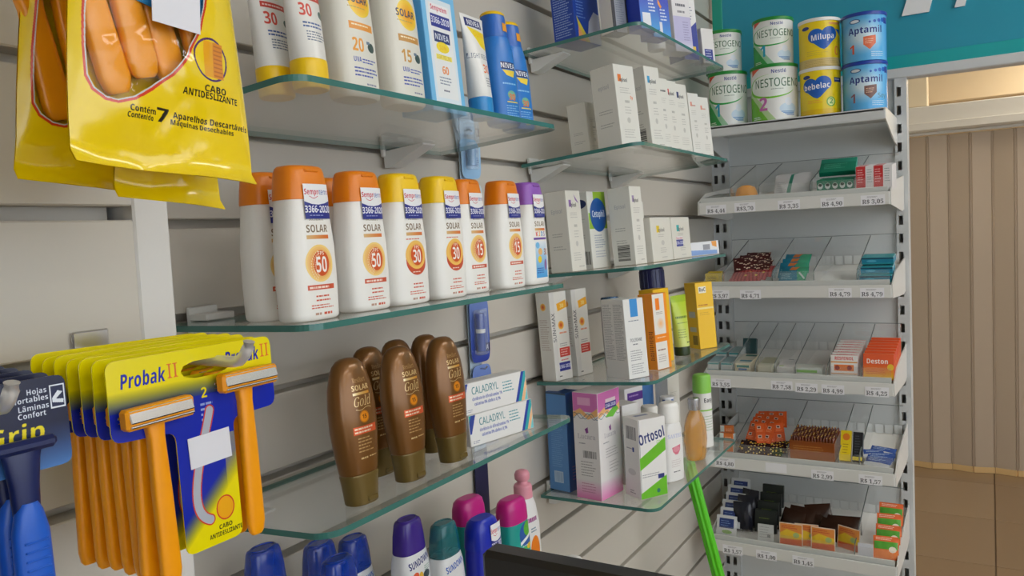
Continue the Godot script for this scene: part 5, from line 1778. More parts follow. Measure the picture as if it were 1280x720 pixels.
func shelf_e() -> void:
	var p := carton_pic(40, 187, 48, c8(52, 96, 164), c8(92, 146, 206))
	p.o = Vector2(40, 0)
	p.fine(8, 60, 30, 22, 3.8, c8(126, 172, 222), 1.2)
	p.rect(12, 150, 22, 22, c8(190, 212, 232))
	p.bars(14, 152, 18, 18, c8(150, 180, 214))
	p.rect(0, 0, 48, 3, c8(60, 80, 110))
	p.o = Vector2.ZERO
	p.fine(10, 140, 20, 5, 6, c8(150, 110, 150), 1.6)
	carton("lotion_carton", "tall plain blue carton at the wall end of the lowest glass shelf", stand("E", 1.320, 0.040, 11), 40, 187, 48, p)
	p = carton_pic(74, 195, 54, c8(231, 228, 226))
	for f in 2:
		var w: float = [74.0, 54.0][f]
		p.o = Vector2([0.0, 74.0][f], 0)
		p.rect(0, 0, w, 34, c8(214, 116, 184))
		p.blend(0, 160, w, 35, c8(231, 226, 226), c8(228, 128, 186))
		p.poly([[0, 36], [w * 0.3, 28], [w * 0.6, 40], [w, 26], [w, 40], [w * 0.6, 48], [w * 0.3, 38], [0, 46]], c8(240, 186, 120))
		for k in 40:
			var x := w * k / 40.0
			p.rect(x, 42 + 5 * sin(k * 0.32 + f * 2.0), w / 40.0 + 0.3, 0.9, c8(60, 120, 140))
			p.rect(x, 42 - 5 * sin(k * 0.3 + f), w / 40.0 + 0.3, 0.9, c8(90, 90, 110))
		p.text(w * 0.5, 84, 8.5, "Lucara", c8(168, 162, 172), {"c": 1, "sx": 1.0, "f": 1})
		p.poly([[w * 0.5 - 3, 66], [w * 0.5 + 4, 62], [w * 0.5 + 5, 72], [w * 0.5, 74]], c8(130, 60, 140))
		p.fine(w * 0.18, 92, w * 0.34, 1, 4, c8(140, 140, 146), 1.6)
		if f == 0:
			p.poly([[24, 46], [60, 28], [70, 38], [50, 50]], c8(110, 196, 60))
			p.rect(26, 14, 34, 7, c8(236, 214, 220))
			p.rect(24, 21, 38, 12, c8(60, 50, 140))
			p.text(43, 30, 6.4, "3366-2020", c8(244, 244, 250), {"c": 1, "b": 1, "sx": 0.85})
			p.fine(20, 104, 44, 4, 5, c8(176, 172, 172), 1.4)
			p.fine(30, 130, 34, 4, 6, c8(176, 172, 172), 1.4)
		else:
			p.rect(10, 8, 28, 14, c8(232, 170, 206))
			p.bars(18, 106, 28, 13, c8(90, 90, 90))
			p.fine(12, 126, 32, 6, 5, c8(150, 146, 146), 1.4)
			p.fine(12, 166, 32, 4, 5, c8(190, 120, 150), 1.4)
	p.o = Vector2(0, 195)
	p.rect(0, 0, 74, 54, c8(228, 224, 222))
	p.o = Vector2.ZERO
	carton("lotion_carton", "tall white carton with pink top band, wavy lines and pink foot", stand("E", 1.312, 0.114, 8), 74, 195, 54, p)
	p = carton_pic(44, 168, 40, c8(228, 228, 226))
	p.rect(0, 36, 44, 12, c8(20, 120, 160))
	p.rect(0, 58, 44, 100, c8(16, 104, 140))
	p.fine(8, 78, 28, 1, 6, c8(230, 240, 244), 4.5)
	p.fine(6, 92, 30, 10, 5.4, c8(110, 180, 200), 1.4)
	carton("lotion_carton", "white carton with dark teal front panel, behind the pink-topped and green-striped cartons", stand("E", 1.402, 0.126, 20), 44, 152, 40, p)
	p = carton_pic(60, 142, 40, c8(230, 228, 230))
	p.rect(8, 10, 52, 18, c8(92, 50, 150))
	p.fine(14, 16, 34, 1, 5, c8(180, 150, 214), 3)
	carton("lotion_carton", "white carton with purple band at the back of the lowest glass shelf", stand("E", 1.604, 0.050, 18), 60, 142, 40, p)
	carton("lotion_carton", "plain mid-blue carton at the back beside the purple-banded one", stand("E", 1.712, 0.040, 18), 44, 150, 36, mat(c8(78, 128, 194), 0.4))
	p = white_box(44, 148, 36, c8(120, 130, 120), "", c8(224, 222, 214))
	carton("lotion_carton", "off-white carton at the back beside the green-capped bottle", stand("E", 1.742, 0.092, 16), 44, 148, 36, p)
	p = carton_pic(60, 144, 46, c8(232, 231, 228))
	p.rect(1, 0, 0.8, 144, c8(120, 120, 130))
	p.text(30, 41, 19, "Ortosol", c8(30, 44, 110), {"c": 1, "sx": 0.64, "rot": -10, "b": 1})
	p.text(46, 50, 8, "FPS", c8(150, 200, 110), {"c": 1, "sx": 0.8})
	p.poly([[0, 70], [60, 38], [60, 62], [0, 92]], c8(106, 190, 30))
	p.fine(4, 100, 44, 2, 4, c8(150, 150, 156), 1.4)
	p.rect(40, 104, 14, 8, c8(36, 50, 120))
	p.poly([[0, 134], [60, 108], [60, 144], [0, 144]], c8(106, 190, 30))
	p.ell(40, 134, 4, 4, c8(30, 110, 110))
	p.o = Vector2(60, 0)
	p.bars(8, 14, 30, 24, c8(90, 90, 96))
	p.fine(8, 54, 24, 1, 4, c8(150, 150, 156), 1.6)
	p.rect(26, 52, 5, 8, c8(44, 70, 150))
	p.ell(22, 98, 12, 6, c8(206, 205, 204))
	p.fine(14, 132, 16, 2, 4, c8(150, 150, 150), 1.6)
	p.o = Vector2(0, 144)
	p.rect(0, 0, 60, 46, c8(228, 227, 224))
	p.rect(14, 10, 30, 10, c8(140, 150, 180))
	p.o = Vector2.ZERO
	carton("sunscreen_carton", "white carton with bright green stripes and dark blue lettering at the glass corner", stand("E", 1.342, 0.193, 31), 60, 144, 46, p)
	bottle("serum_bottle", "bottle whose round white cap peeps over the green-striped carton", stand("E", 1.50, 0.142), [[0, 17, 17, 2], [2, 19, 19, 2], [108, 19, 19, 2], [114, 15, 15, 2]], [[114, 17, 17, 2], [124, 17, 17, 2], [127, 15, 15, 2]], mat(c8(226, 226, 224), 0.3), M.white)
	var sp := Pic.new(48, 112, 4, c8(233, 232, 229))
	sp.text(22, 28, 7.2, "SANTHÉ", c8(170, 180, 220), {"c": 1, "f": 1, "sx": 0.85})
	sp.poly([[12, 46], [34, 42], [33, 52], [27, 60], [20, 60], [14, 54]], c8(216, 120, 140))
	sp.ell(23, 50, 9, 5, c8(226, 150, 165))
	sp.fine(10, 70, 26, 4, 4, c8(206, 196, 196), 1.2)
	sp.fine(14, 92, 20, 1, 4, c8(90, 90, 96), 1.8)
	bottle("lotion_bottle", "white lotion bottle with white cap and small pink emblem beside the green-striped carton", stand("E", 1.441, 0.204, 24), [[0, 24, 16, 2.8], [2, 26, 18, 2.8], [60, 27, 18.5, 2.6], [98, 25.5, 18, 2.6], [108, 22, 16.5, 2.4], [112, 19, 15.5, 2.2]], [[112, 20.6, 17, 2.2], [114, 21.2, 17.6, 2.2], [142, 20.6, 17, 2.2], [148, 18.5, 15, 2.2], [150, 15, 12, 2.2]], sp, M.white, "", {"w": 0.048})
	# clear bottle with printed cap
	var cb := thing("toner_bottle", "small bottle with silver and blue checked cap behind the white lotion bottle", "bottle", stand("E", 1.560, 0.158))
	part(cb, "body", loftm([[0, 17, 14, 2.6], [2, 19, 16, 2.6], [84, 19, 16, 2.5], [98, 13, 12, 2.2], [104, 11, 11, 2]]), mat(c8(214, 218, 212), 0.2))
	var cpic := Pic.new(60, 22, 4, c8(206, 210, 218))
	for i in 10:
		for j in 3:
			if (i + j) % 2 == 0:
				cpic.rect(i * 6, 3 + j * 6, 4, 4, c8(70, 90, 150))
	part(cb, "cap", loftm([[104, 14.5, 14.5, 2], [105, 15.2, 15.2, 2], [133, 15.2, 15.2, 2], [135, 14, 14, 2]], {"cyl": 1}), printed(cpic, 0.2))
	# amber oval flask
	var ab := thing("amber_flask", "oval amber bottle with ribbed silver cap", "bottle", stand("E", 1.588, 0.206, 30))
	part(ab, "body", loftm([[0, 19, 12, 2.4], [2, 21, 13.5, 2.4], [12, 24, 15, 2.3], [40, 27.5, 16, 2.2], [66, 26.5, 15.5, 2.2], [84, 22.5, 14, 2.1], [95, 17, 12, 2], [101, 12, 11, 2], [104, 10.5, 10.5, 2]]), clear(c8(222, 158, 52), 0.5, 0.06))
	part(ab, "cap", loftm([[104, 11.5, 11.5, 2], [105, 12.4, 12.4, 2], [127, 12.4, 12.4, 2], [128.5, 11, 11, 2]]), mat(c8(190, 190, 194), 0.25, 0.8))
	for k in 16:
		var a := TAU * k / 16.0
		part(ab, "cap_rib", boxm(Vector3(0.0124 * cos(a), 0.116, 0.0124 * sin(a)), Vector3(0.0012, 0.02, 0.0012), 0.0003), M.chrome)
	part(ab, "dot", boxm(Vector3(0.009, 0.026, 0.0135), Vector3(0.003, 0.005, 0.001)), M.dark, Transform3D())
	var ep := Pic.new(50, 120, 4, c8(230, 230, 226))
	ep.text(25, 20, 9, "Easy", c8(50, 50, 54), {"c": 1, "b": 1, "sx": 0.9})
	ep.rect(0, 36, 50, 3, c8(130, 200, 70))
	ep.fine(8, 50, 34, 6, 6, c8(170, 190, 160), 1.8)
	bottle("cleanser_bottle", "white bottle with lime cap, black lettering and green line, last on the lowest glass shelf", stand("E", 1.692, 0.190, 26), [[0, 19, 17, 2.3], [2, 21, 19, 2.3], [100, 21, 19, 2.2], [118, 20, 18.5, 2.1], [120, 19, 18, 2.1]], [[120, 20.4, 19, 2.1], [122, 21, 19.4, 2.1], [155, 20, 18.6, 2.1], [159, 17.6, 16.4, 2.1], [160, 15, 14, 2.1]], ep, mat(c8(140, 206, 84), 0.35), "", {"w": 0.05, "h": 0.12})

# ---------------------------------------------------------------- infant formula cans
func can(label: String, kind: String, z: float, y: float, dia: float, h: float, lid: Material, group: String, x := 2.238, turn := 0.0) -> void:
	var t := thing("formula_can", label, "can", Transform3D(Basis(Vector3.UP, deg_to_rad(-80.0 + turn)), Vector3(x, EYE + y, z)), group)
	var r := dia * 500.0
	var H := h * 1000.0
	if not M.has("can" + kind):
		M["can" + kind] = printed(can_pic(kind), 0.25)
	t.rotate_y(deg_to_rad(1.0 if kind.begins_with("nesto") else 6.0))
	part(t, "body", loftm([[0, r - 1.5, r - 1.5, 2], [0.6, r - 0.2, r - 0.2, 2], [2.2, r - 0.2, r - 0.2, 2], [3, r - 1.0, r - 1.0, 2], [H - 9, r - 1.0, r - 1.0, 2], [H - 8, r - 0.2, r - 0.2, 2]], {"cyl": 1, "h": h - 0.008}, 48), M["can" + kind])
	part(t, "lid", loftm([[H - 9, r + 0.6, r + 0.6, 2], [H - 8.6, r + 1.2, r + 1.2, 2], [H - 2, r + 1.2, r + 1.2, 2], [H - 0.6, r + 0.4, r + 0.4, 2], [H, r - 1.5, r - 1.5, 2], [H, r - 4, r - 4, 2]], {}, 48), lid)

func can_pic(kind: String) -> Pic:
	var W := 330.0
	var p := Pic.new(W, 120, 3, c8(232, 234, 232))
	var c := W / 2
	match kind:
		"nesto1", "nesto2":
			var g1 := c8(40, 160, 70) if kind == "nesto1" else c8(110, 190, 40)
			p.poly([[c - 90, 58], [c - 56, 62], [c - 30, 82], [c - 2, 120], [c - 90, 120]], g1)
			p.poly([[c - 90, 46], [c - 58, 54], [c - 34, 74], [c + 4, 120], [c - 14, 120], [c - 42, 82], [c - 60, 64], [c - 90, 58]], g1.lerp(c8(236, 238, 236), 0.6))
			p.rect(0, 0, c - 90, 120, g1)
			p.ell(c - 8, 44, 60, 27, g1)
			p.ell(c - 4, 42, 58, 25, c8(232, 240, 232))
			p.poly([[c - 60, 0], [c - 30, 0], [c - 60, 16]], c8(226, 90, 70))
			p.text(c + 12, 15, 8, "Nestlé", c8(70, 80, 140), {"c": 1, "b": 1})
			p.text(c + 12, 45, 18.5, "NESTOGENO", c8(40, 90, 60), {"c": 1, "sx": 0.8})
			p.fine(c - 6, 50, 40, 1, 3, c8(130, 150, 140), 1.2)
			p.text(c - 25, 98, 30, kind[5], c8(30, 160, 190) if kind == "nesto1" else c8(200, 110, 180), {"c": 1, "b": 1})
			p.ell(c + 34, 96, 22, 13, c8(200, 222, 240))
			for k in 4:
				p.rect(c + 16 + k * 4, 102 + k * 2.6, 34 - k * 4, 1.4, c8(60, 120, 190))
			p.ell(c + 34, 80, 9, 9, c8(226, 234, 244))
			p.fine(c - 56, 110, 24, 2, 4, c8(236, 250, 236), 2)
		"milupa", "bebelac":
			p.rect(0, 0, W, 120, c8(244, 214, 20))
			var hx := c + (4.0 if kind == "milupa" else -16.0)
			var blue := c8(28, 96, 190)
			p.ell(hx - 18, 40, 22, 19, blue)
			p.ell(hx + 18, 36, 22, 19, blue)
			p.poly([[hx - 38, 47], [hx + 38, 43], [hx + 10, 72], [hx + 2, 76], [hx - 8, 72]], blue)
			p.ell(c - 44, 16, 12, 5, c8(40, 60, 130))
			p.text(hx, 50, 15, "Milupa" if kind == "milupa" else "bebelac", c8(248, 248, 250), {"c": 1, "b": 1, "sx": 0.92, "rot": -3})
			if kind == "milupa":
				p.fine(c - 40, 78, 60, 3, 5, c8(210, 180, 60), 1.4)
				p.text(c + 44, 92, 24, "0", c8(236, 150, 60), {"c": 1, "b": 1})
				p.rect(0, 98, W, 22, c8(214, 190, 120))
				p.fine(c - 50, 102, 100, 4, 4.4, c8(190, 160, 90), 1.6)
				p.rect(c + 20, 6, 40, 6, c8(236, 170, 90))
				p.poly([[c + 40, 24], [c + 60, 24], [c + 60, 40]], blue)
			else:
				p.fine(c - 40, 80, 40, 2, 5, c8(240, 170, 60), 2)
				p.ell(c + 22, 86, 13, 13, c8(100, 170, 60))
				p.ell(c + 22, 86, 10, 10, c8(226, 234, 150))
				p.text(c + 22, 92, 14, "2", c8(70, 150, 60), {"c": 1, "b": 1})
				p.rect(c + 32, 22, 30, 12, c8(40, 60, 130))
				p.fine(c + 34, 26, 26, 1, 4, c8(220, 220, 240), 2)
				p.rect(0, 104, W, 16, c8(236, 196, 20))
		_:
			p.rect(0, 0, W, 120, c8(90, 176, 232))
			for k in 12:
				p.ell(c - 10, 56, 62 - k * 4, 50 - k * 3.4, c8(90, 176, 232).lerp(c8(214, 234, 246), k / 11.0))
			p.blend(c + 40, 0, 60, 120, c8(110, 186, 236), c8(20, 110, 200), false)
			p.rect(c + 100, 0, 65, 120, c8(20, 110, 200))
			p.rect(0, 0, c - 70, 120, c8(70, 160, 222))
			p.ell(c - 30, 15, 14, 6, c8(50, 90, 150))
			p.ell(c - 30, 15, 11, 4, c8(220, 230, 240))
			for k in 4:
				p.ell(c + 6 + k * 12, 20 - k * 1.5, 3 + k * 1.0, 3 + k * 1.0, c8(30, 90, 190))
			p.rect(c + 46, 8, 16, 16, c8(40, 60, 150))
			p.text(c - 4, 48, 17, "Aptamil", c8(30, 50, 130), {"c": 1, "b": 1, "sx": 0.95})
			var sh := c8(224, 110, 70) if kind == "apta" else c8(120, 84, 76)
			p.poly([[c - 10, 58], [c + 20, 55], [c + 20, 76], [c + 5, 92], [c - 10, 78]], sh)
			p.fine(c - 6, 64, 22, 3, 5, c8(240, 200, 170), 1.6)
			p.text(c - 36, 100, 24, "1", c8(226, 90, 60) if kind == "apta" else c8(140, 80, 90), {"c": 1, "b": 1})
			if kind == "soy":
				p.text(c + 36, 90, 12, "Soy", c8(90, 120, 130), {"c": 1})
			p.fine(c + 8, 98, 40, 3, 5, c8(200, 226, 244), 1.6)
	return p

func cans() -> void:
	var green := mat(c8(26, 138, 50), 0.3)
	var blue := mat(c8(24, 60, 160), 0.3)
	var base := 0.2722
	var g := "infant formula cans"
	can("green-lidded formula can with number 1, bottom of the stack by the slat wall", "nesto1", 0.115, base, 0.104, 0.146, green, g)
	can("green-lidded formula can with large pink number 2", "nesto2", 0.240, base, 0.122, 0.146, green, g)
	can("yellow formula can with blue heart and green number 2", "bebelac", 0.357, base, 0.102, 0.122, M.white, g)
	can("light blue formula can with brown shield, under its twin with the orange shield", "soy", 0.464, base, 0.106, 0.120, blue, g)
	can("green-lidded formula can stacked on the number 1 can by the slat wall", "nesto1", 0.106, base + 0.1465, 0.098, 0.112, green, g)
	can("green-lidded formula can stacked on the can with the pink number 2", "nesto1", 0.240, base + 0.1465, 0.104, 0.122, green, g)
	can("yellow formula can with blue heart and number 0, stacked on top", "milupa", 0.357, base + 0.1225, 0.102, 0.123, M.white, g)
	can("light blue formula can with orange shield, stacked on top", "apta", 0.464, base + 0.1205, 0.106, 0.120, blue, g)

# ---------------------------------------------------------------- packs in the divider trays
func in_tray(n: int, x: float, z: float, turn := 0.0, lean := 0.0, up := 0.0) -> Transform3D:
	var tilt := Basis(Vector3(0, 0, 1), tray_tilt(n))
	var b := tilt * Basis(Vector3.UP, deg_to_rad(-90.0 + turn)) * Basis(Vector3.RIGHT, deg_to_rad(-lean))
	return Transform3D(b, Vector3(x, tray_y(n, x), z) + tilt.y * (0.0008 + up))

func tray_z(px: float, py: float, x: float) -> float:
	return on_x(px, py, x).z

var sachets := {}
const ORDER := [", foremost in its row", ", second from the tray front", ", third from the tray front", ", fourth from the tray front", ", fifth from the tray front", ", sixth from the tray front", ", seventh from the tray front"]

func sachet_mesh(w: float, h: float, t: float) -> ArrayMesh:
	var key := "%s|%s|%s" % [w, h, t]
	if not sachets.has(key):
		var b := MB.new()
		for side in [1.0, -1.0]:
			var rows := []
			var uvs := []
			for i in 9:
				var row := []
				var tr := []
				for j in 9:
					var fx := j / 8.0
					var fy := i / 8.0
					var puff := t * 0.5 * pow(sin(PI * fx) * sin(PI * fy), 0.6)
					row.append(Vector3((fx - 0.5) * w, fy * h, side * (puff + 0.0003) + 0.0006 * sin(fx * 17.0 + fy * 9.0)))
					tr.append(Vector2(fx, 1.0 - fy))
				rows.append(row)
				uvs.append(tr)
			b.sheet(rows, uvs, Vector3(0, h / 2, -1.0 * side))
		sachets[key] = b.mesh()
	return sachets[key]

func sachet(label: String, at: Transform3D, w: float, h: float, t: float, m: Material, group: String) -> void:
	var o := MeshInstance3D.new()
	o.name = numbered("sachet")
	o.mesh = sachet_mesh(w, h, t)
	o.material_override = m
	add_child(o)
	o.transform = at
	o.set_meta("label", label)
	o.set_meta("category", "sachet")
	o.set_meta("group", group)

func pack_row(called: String, label: String, n: int, z: float, w: float, h: float, d: float, p: Variant, count: int, group: String, x0 := 2.137, lean := 12.0, step := 0.0, rise := 0.0) -> void:
	var m: Material = printed(p, 0.4) if p is Pic else p
	var mesh := carton_mesh(w, h, d)
	var st := step if step > 0.0 else (d + 1.2) / 1000.0 / cos(deg_to_rad(lean))
	for k in count:
		var o := MeshInstance3D.new()
		o.name = numbered(called)
		o.mesh = mesh
		o.material_override = m
		add_child(o)
		o.transform = in_tray(n, x0 + d / 2000.0 + st * k, z, 0.0, lean, rise * k + sin(deg_to_rad(lean)) * d / 2000.0)
		o.set_meta("label", label + ORDER[k])
		o.set_meta("category", "carton")
		o.set_meta("group", group)

func tray_goods() -> void:
	var p: Pic
	# first tray
	p = carton_pic(56, 14, 60, c8(96, 104, 96))
	p.fine(6, 4, 40, 2, 4, c8(170, 180, 170), 1.4)
	pack_row("small_pack", "flat grey-green pack lying beside the slat wall", 0, tray_z(893, 228, 2.15), 52, 14, 60, p, 2, "grey-green packs in the upper tray", 2.14, 0.0, 0.066)
	var t := thing("orange_pouch", "rounded orange pouch lying in the upper tray", "pouch", in_tray(0, 2.175, tray_z(931, 228, 2.16)))
	part(t, "pouch", loftm([[0, 26, 26, 2.6], [5, 29, 29, 2.5], [20, 27, 27, 2.3], [31, 23, 21, 2.2], [37, 11, 10, 2.1], [38, 3, 3, 2]]), mat(c8(232, 158, 56), 0.4))
	pack_row("small_pack", "pale flat blister pack beside the orange pouch", 0, tray_z(967, 228, 2.15), 56, 12, 60, mat(c8(206, 202, 196), 0.4), 2, "pale packs in the upper tray", 2.14, 0.0, 0.064)
	var gp := Pic.new(80, 56, 3, c8(176, 176, 176))
	gp.poly([[40, 0], [48, 0], [40, 56], [30, 56]], c8(30, 110, 90))
	gp.fine(6, 20, 26, 6, 5, c8(140, 142, 142), 1.6)
	var gm := printed(gp, 0.3)
	for k in 4:
		sachet("grey foil pouch with dark green stripe" + ORDER[k], in_tray(0, 2.15 + 0.022 * k, tray_z(988, 226, 2.16), 0, 32, 0.004), 0.080, 0.062, 0.008, gm, "grey foil pouches in the upper tray")
	p = carton_pic(18, 38, 90, c8(14, 120, 92))
	p.ell(9, 15, 7, 8, c8(220, 230, 224))
	p.ell(9, 12, 5, 4, c8(30, 60, 50))
	for k in 5:
		carton("slim_carton", "slim green carton with white round end, %s of five from the slat wall" % ["first", "second", "third", "fourth", "last"][k], in_tray(0, 2.19, tray_z(1026 + k * 9.2, 228, 2.15)), 18, 38, 90, p, "slim green cartons side by side")
	p = carton_pic(92, 60, 14, c8(16, 128, 100), c8(60, 170, 150))
	p.rect(0, 0, 92, 18, c8(40, 150, 124))
	p.fine(10, 24, 60, 4, 6, c8(100, 190, 160), 2)
	carton("slim_carton", "wide green carton lying on the five slim ones", in_tray(0, 2.235, tray_z(1044, 220, 2.2), 0, 58, 0.047), 88, 60, 14, p)
	p = carton_pic(42, 62, 24, c8(222, 220, 220))
	p.rect(0, 0, 22, 62, c8(198, 40, 44))
	p.fine(3, 8, 16, 6, 6, c8(240, 200, 200), 1.6)
	p.fine(25, 8, 14, 6, 6, c8(150, 160, 160), 1.6)
	for k in 2:
		pack_row("tablet_carton", "red and white tablet carton beside the " + ["green cartons", "metal upright"][k], 0, tray_z([1082.0, 1104.0][k], 226, 2.15), 42, 62, 24, p, 4, "red and white tablet cartons", 2.14, 8.0)
	# second tray
	p = carton_pic(36, 30, 26, c8(206, 180, 30))
	p.fine(6, 8, 26, 4, 5, c8(120, 100, 20), 2)
	pack_row("small_pack", "yellow pack in the second tray beside the slat wall", 1, tray_z(891, 344, 2.15), 36, 30, 26, p, 2, "yellow packs in the second tray", 2.14, 6.0)
	var dots := Pic.new(80, 50, 3, c8(70, 18, 20))
	var rg := RandomNumberGenerator.new()
	rg.seed = 4
	for k in 34:
		dots.ell(rg.randf_range(2, 78), rg.randf_range(2, 48), 3.2, 1.8, c8(232, 214, 190))
	var dm := printed(dots, 0.3)
	var rose := Pic.new(80, 50, 3, c8(190, 84, 84))
	for k in 6:
		rose.poly([[k * 14, 0], [k * 14 + 6, 0], [k * 14 + 14, 50], [k * 14 + 8, 50]], c8(150, 50, 56))
	rose.ell(60, 20, 5, 4, c8(220, 200, 90))
	var rm := printed(rose, 0.3)
	var zc := tray_z(936, 346, 2.17)
	for k in 6:
		sachet("rose red striped sachet in the heap in the second tray", in_tray(1, 2.15 + 0.016 * (k % 3), zc - 0.026 + 0.011 * k, -10 + 5 * (k % 4), 64, 0.004 + 0.005 * (k % 3)), 0.055, 0.05, 0.009, rm, "rose red sachets in a heap")
	for k in 5:
		sachet("dark red dotted sachet on top of the heap in the second tray", in_tray(1, 2.20 + 0.018 * (k % 3), zc - 0.012 + 0.008 * k, 16 - 9 * (k % 4), 50 + 4 * k, 0.026 + 0.006 * (k % 3)), 0.066, 0.05, 0.009, dm, "dark red dotted sachets on the heap")
	var tl := Pic.new(90, 60, 3, c8(24, 128, 160))
	tl.poly([[50, 0], [90, 0], [90, 60], [66, 60]], c8(70, 170, 130))
	tl.poly([[34, 0], [60, 0], [50, 18], [28, 18]], c8(232, 130, 60))
	tl.fine(6, 30, 40, 4, 6, c8(190, 220, 230), 2)
	tl.poly([[66, 24], [88, 44], [84, 48], [62, 28]], c8(220, 226, 226))
	var tm := printed(tl, 0.3)
	for k in 4:
		sachet("teal, orange and green pouch in the second tray" + ORDER[k], in_tray(1, 2.15 + 0.026 * k, tray_z(991, 346, 2.17) - 0.006 * (k % 2), -6 + 6 * (k % 3), 55, 0.004 + 0.007 * k), 0.068, 0.056, 0.012, tm, "teal, orange and green pouches")
	p = carton_pic(78, 13, 60, c8(20, 130, 160))
	p.rect(0, 0, 78, 3, c8(12, 50, 70))
	p.ell(24, 8, 12, 3, c8(90, 180, 205))
	p.o = Vector2(0, 13)
	p.rect(0, 0, 78, 60, c8(40, 150, 160))
	p.fine(8, 10, 56, 6, 7, c8(120, 200, 210), 2)
	p.o = Vector2.ZERO
	for k in 3:
		carton("small_pack", "teal flat pack beside the empty bin, at the %s of its stack" % ["bottom", "middle", "top"][k], in_tray(1, 2.185 + 0.025 * k, tray_z(1094, 342, 2.15), 0, 0, 0.0185 * k), 74, 17 - 2.0 * (k % 2), 60, p, "teal flat packs in a stack")
	# third tray
	p = carton_pic(50, 16, 70, c8(206, 212, 210))
	p.rect(0, 0, 50, 4, c8(60, 150, 150))
	p.o = Vector2(0, 16)
	p.rect(0, 0, 50, 70, c8(150, 176, 182))
	p.fine(6, 8, 36, 9, 6, c8(90, 140, 150), 2)
	p.o = Vector2.ZERO
	for k in 4:
		carton("tablet_carton", "flat white and teal tablet carton in the third tray's end bin", in_tray(2, 2.175 + 0.08 * (k / 2), tray_z(893 + 16.5 * (k % 2), 455, 2.15)), 30, 30 + 8 * (k / 2), 70, p, "white and teal tablet cartons")
	p = carton_pic(44, 18, 80, c8(200, 190, 160))
	p.rect(4, 3, 30, 5, c8(30, 120, 110))
	p.rect(8, 10, 20, 4, c8(70, 110, 170))
	p.o = Vector2(0, 18)
	p.rect(0, 0, 44, 80, c8(206, 204, 190))
	p.rect(8, 12, 28, 12, c8(30, 110, 100))
	p.rect(6, 54, 30, 10, c8(60, 130, 150))
	p.o = Vector2.ZERO
	carton("tablet_carton", "cream carton with dark green bars lying in a narrow bin of the third tray", in_tray(2, 2.185, tray_z(930, 458, 2.15)), 40, 32, 100, p)
	carton("tablet_carton", "dark green carton behind the cream one with green bars", in_tray(2, 2.31, tray_z(934, 440, 2.28), 0, 20, 0.012), 38, 44, 16, mat(c8(20, 70, 74), 0.4))
	p = carton_pic(44, 14, 80, c8(198, 196, 172))
	p.o = Vector2(0, 14)
	p.rect(0, 0, 44, 80, c8(196, 194, 168))
	p.fine(6, 8, 34, 10, 6, c8(140, 150, 110), 1.8)
	p.o = Vector2.ZERO
	carton("tablet_carton", "pale olive carton lying in the third tray", in_tray(2, 2.185, tray_z(957, 460, 2.15)), 38, 26, 90, p)
	p = carton_pic(46, 12, 80, c8(212, 212, 208))
	p.o = Vector2(0, 12)
	p.rect(0, 0, 46, 80, c8(214, 214, 212))
	p.rect(16, 10, 14, 4, c8(60, 62, 66))
	p.fine(8, 26, 30, 5, 6, c8(180, 184, 184), 1.6)
	p.rect(4, 66, 12, 8, c8(150, 190, 80))
	p.o = Vector2.ZERO
	carton("tablet_carton", "white carton with small dark mark lying in the third tray", in_tray(2, 2.185, tray_z(982, 461, 2.15)), 42, 24, 80, p)
	p = carton_pic(60, 12, 40, c8(206, 212, 204))
	p.rect(0, 4, 50, 6, c8(130, 190, 80))
	carton("tablet_carton", "white carton with light green band, alone in a wide bin of the third tray", in_tray(2, 2.165, tray_z(1012, 463, 2.15)), 62, 24, 40, p)
	p = carton_pic(66, 58, 18, c8(236, 232, 228))
	p.text(33, 12, 8, "RESFENOL", c8(208, 60, 60), {"c": 1, "sx": 0.86, "b": 1})
	p.rect(0, 16, 66, 3, c8(226, 150, 60))
	p.rect(8, 24, 48, 16, c8(236, 130, 60))
	p.ell(16, 32, 6, 6, c8(150, 40, 40))
	p.ell(46, 32, 6, 6, c8(150, 40, 40))
	p.rect(0, 46, 66, 2, c8(226, 150, 60))
	p.o = Vector2(0, 58)
	p.rect(0, 0, 66, 18, c8(206, 56, 56))
	p.rect(0, 0, 66, 5, c8(234, 220, 216))
	p.o = Vector2.ZERO
	pack_row("cold_remedy_carton", "white cold remedy carton with red lettering", 2, tray_z(1055, 460, 2.14), 64, 58, 18, p, 7, "white cold remedy cartons filed in a row", 2.139, 10.0, 0.026, 0.0)
	p = carton_pic(74, 64, 16, c8(236, 96, 50), c8(210, 60, 40))
	p.blend(0, 26, 74, 38, c8(236, 100, 50), c8(246, 206, 30))
	p.text(34, 24, 12, "Deston", c8(252, 244, 236), {"c": 1, "b": 1, "sx": 0.95})
	p.ell(66, 32, 8, 8, c8(240, 200, 60))
	p.fine(6, 40, 50, 3, 4, c8(214, 70, 50), 1.4)
	p.o = Vector2(0, 64)
	p.rect(0, 0, 74, 16, c8(226, 70, 56))
	p.rect(0, 6, 74, 3, c8(246, 190, 60))
	p.o = Vector2.ZERO
	pack_row("cold_remedy_carton", "red and yellow cold remedy carton with white lettering", 2, tray_z(1098, 462, 2.14), 70, 64, 16, p, 7, "red and yellow cold remedy cartons filed in a row", 2.139, 10.0, 0.028, 0.0)
	# fourth tray
	p = carton_pic(40, 50, 24, c8(224, 120, 50), c8(200, 210, 206))
	p.rect(0, 0, 12, 50, c8(206, 214, 208))
	p.fine(16, 10, 20, 5, 6, c8(250, 210, 180), 2)
	carton("tablet_carton", "white and orange carton standing in the fourth tray's end bin", in_tray(3, 2.16, tray_z(908, 563, 2.15), 0, 12, 0.003), 38, 50, 24, p)
	carton("tablet_carton", "white and orange carton leaning at the back of the fourth tray's end bin", in_tray(3, 2.235, tray_z(908, 556, 2.22), 12, 16, 0.004), 38, 44, 22, p)
	var bead := Pic.new(80, 50, 3, c8(52, 22, 30))
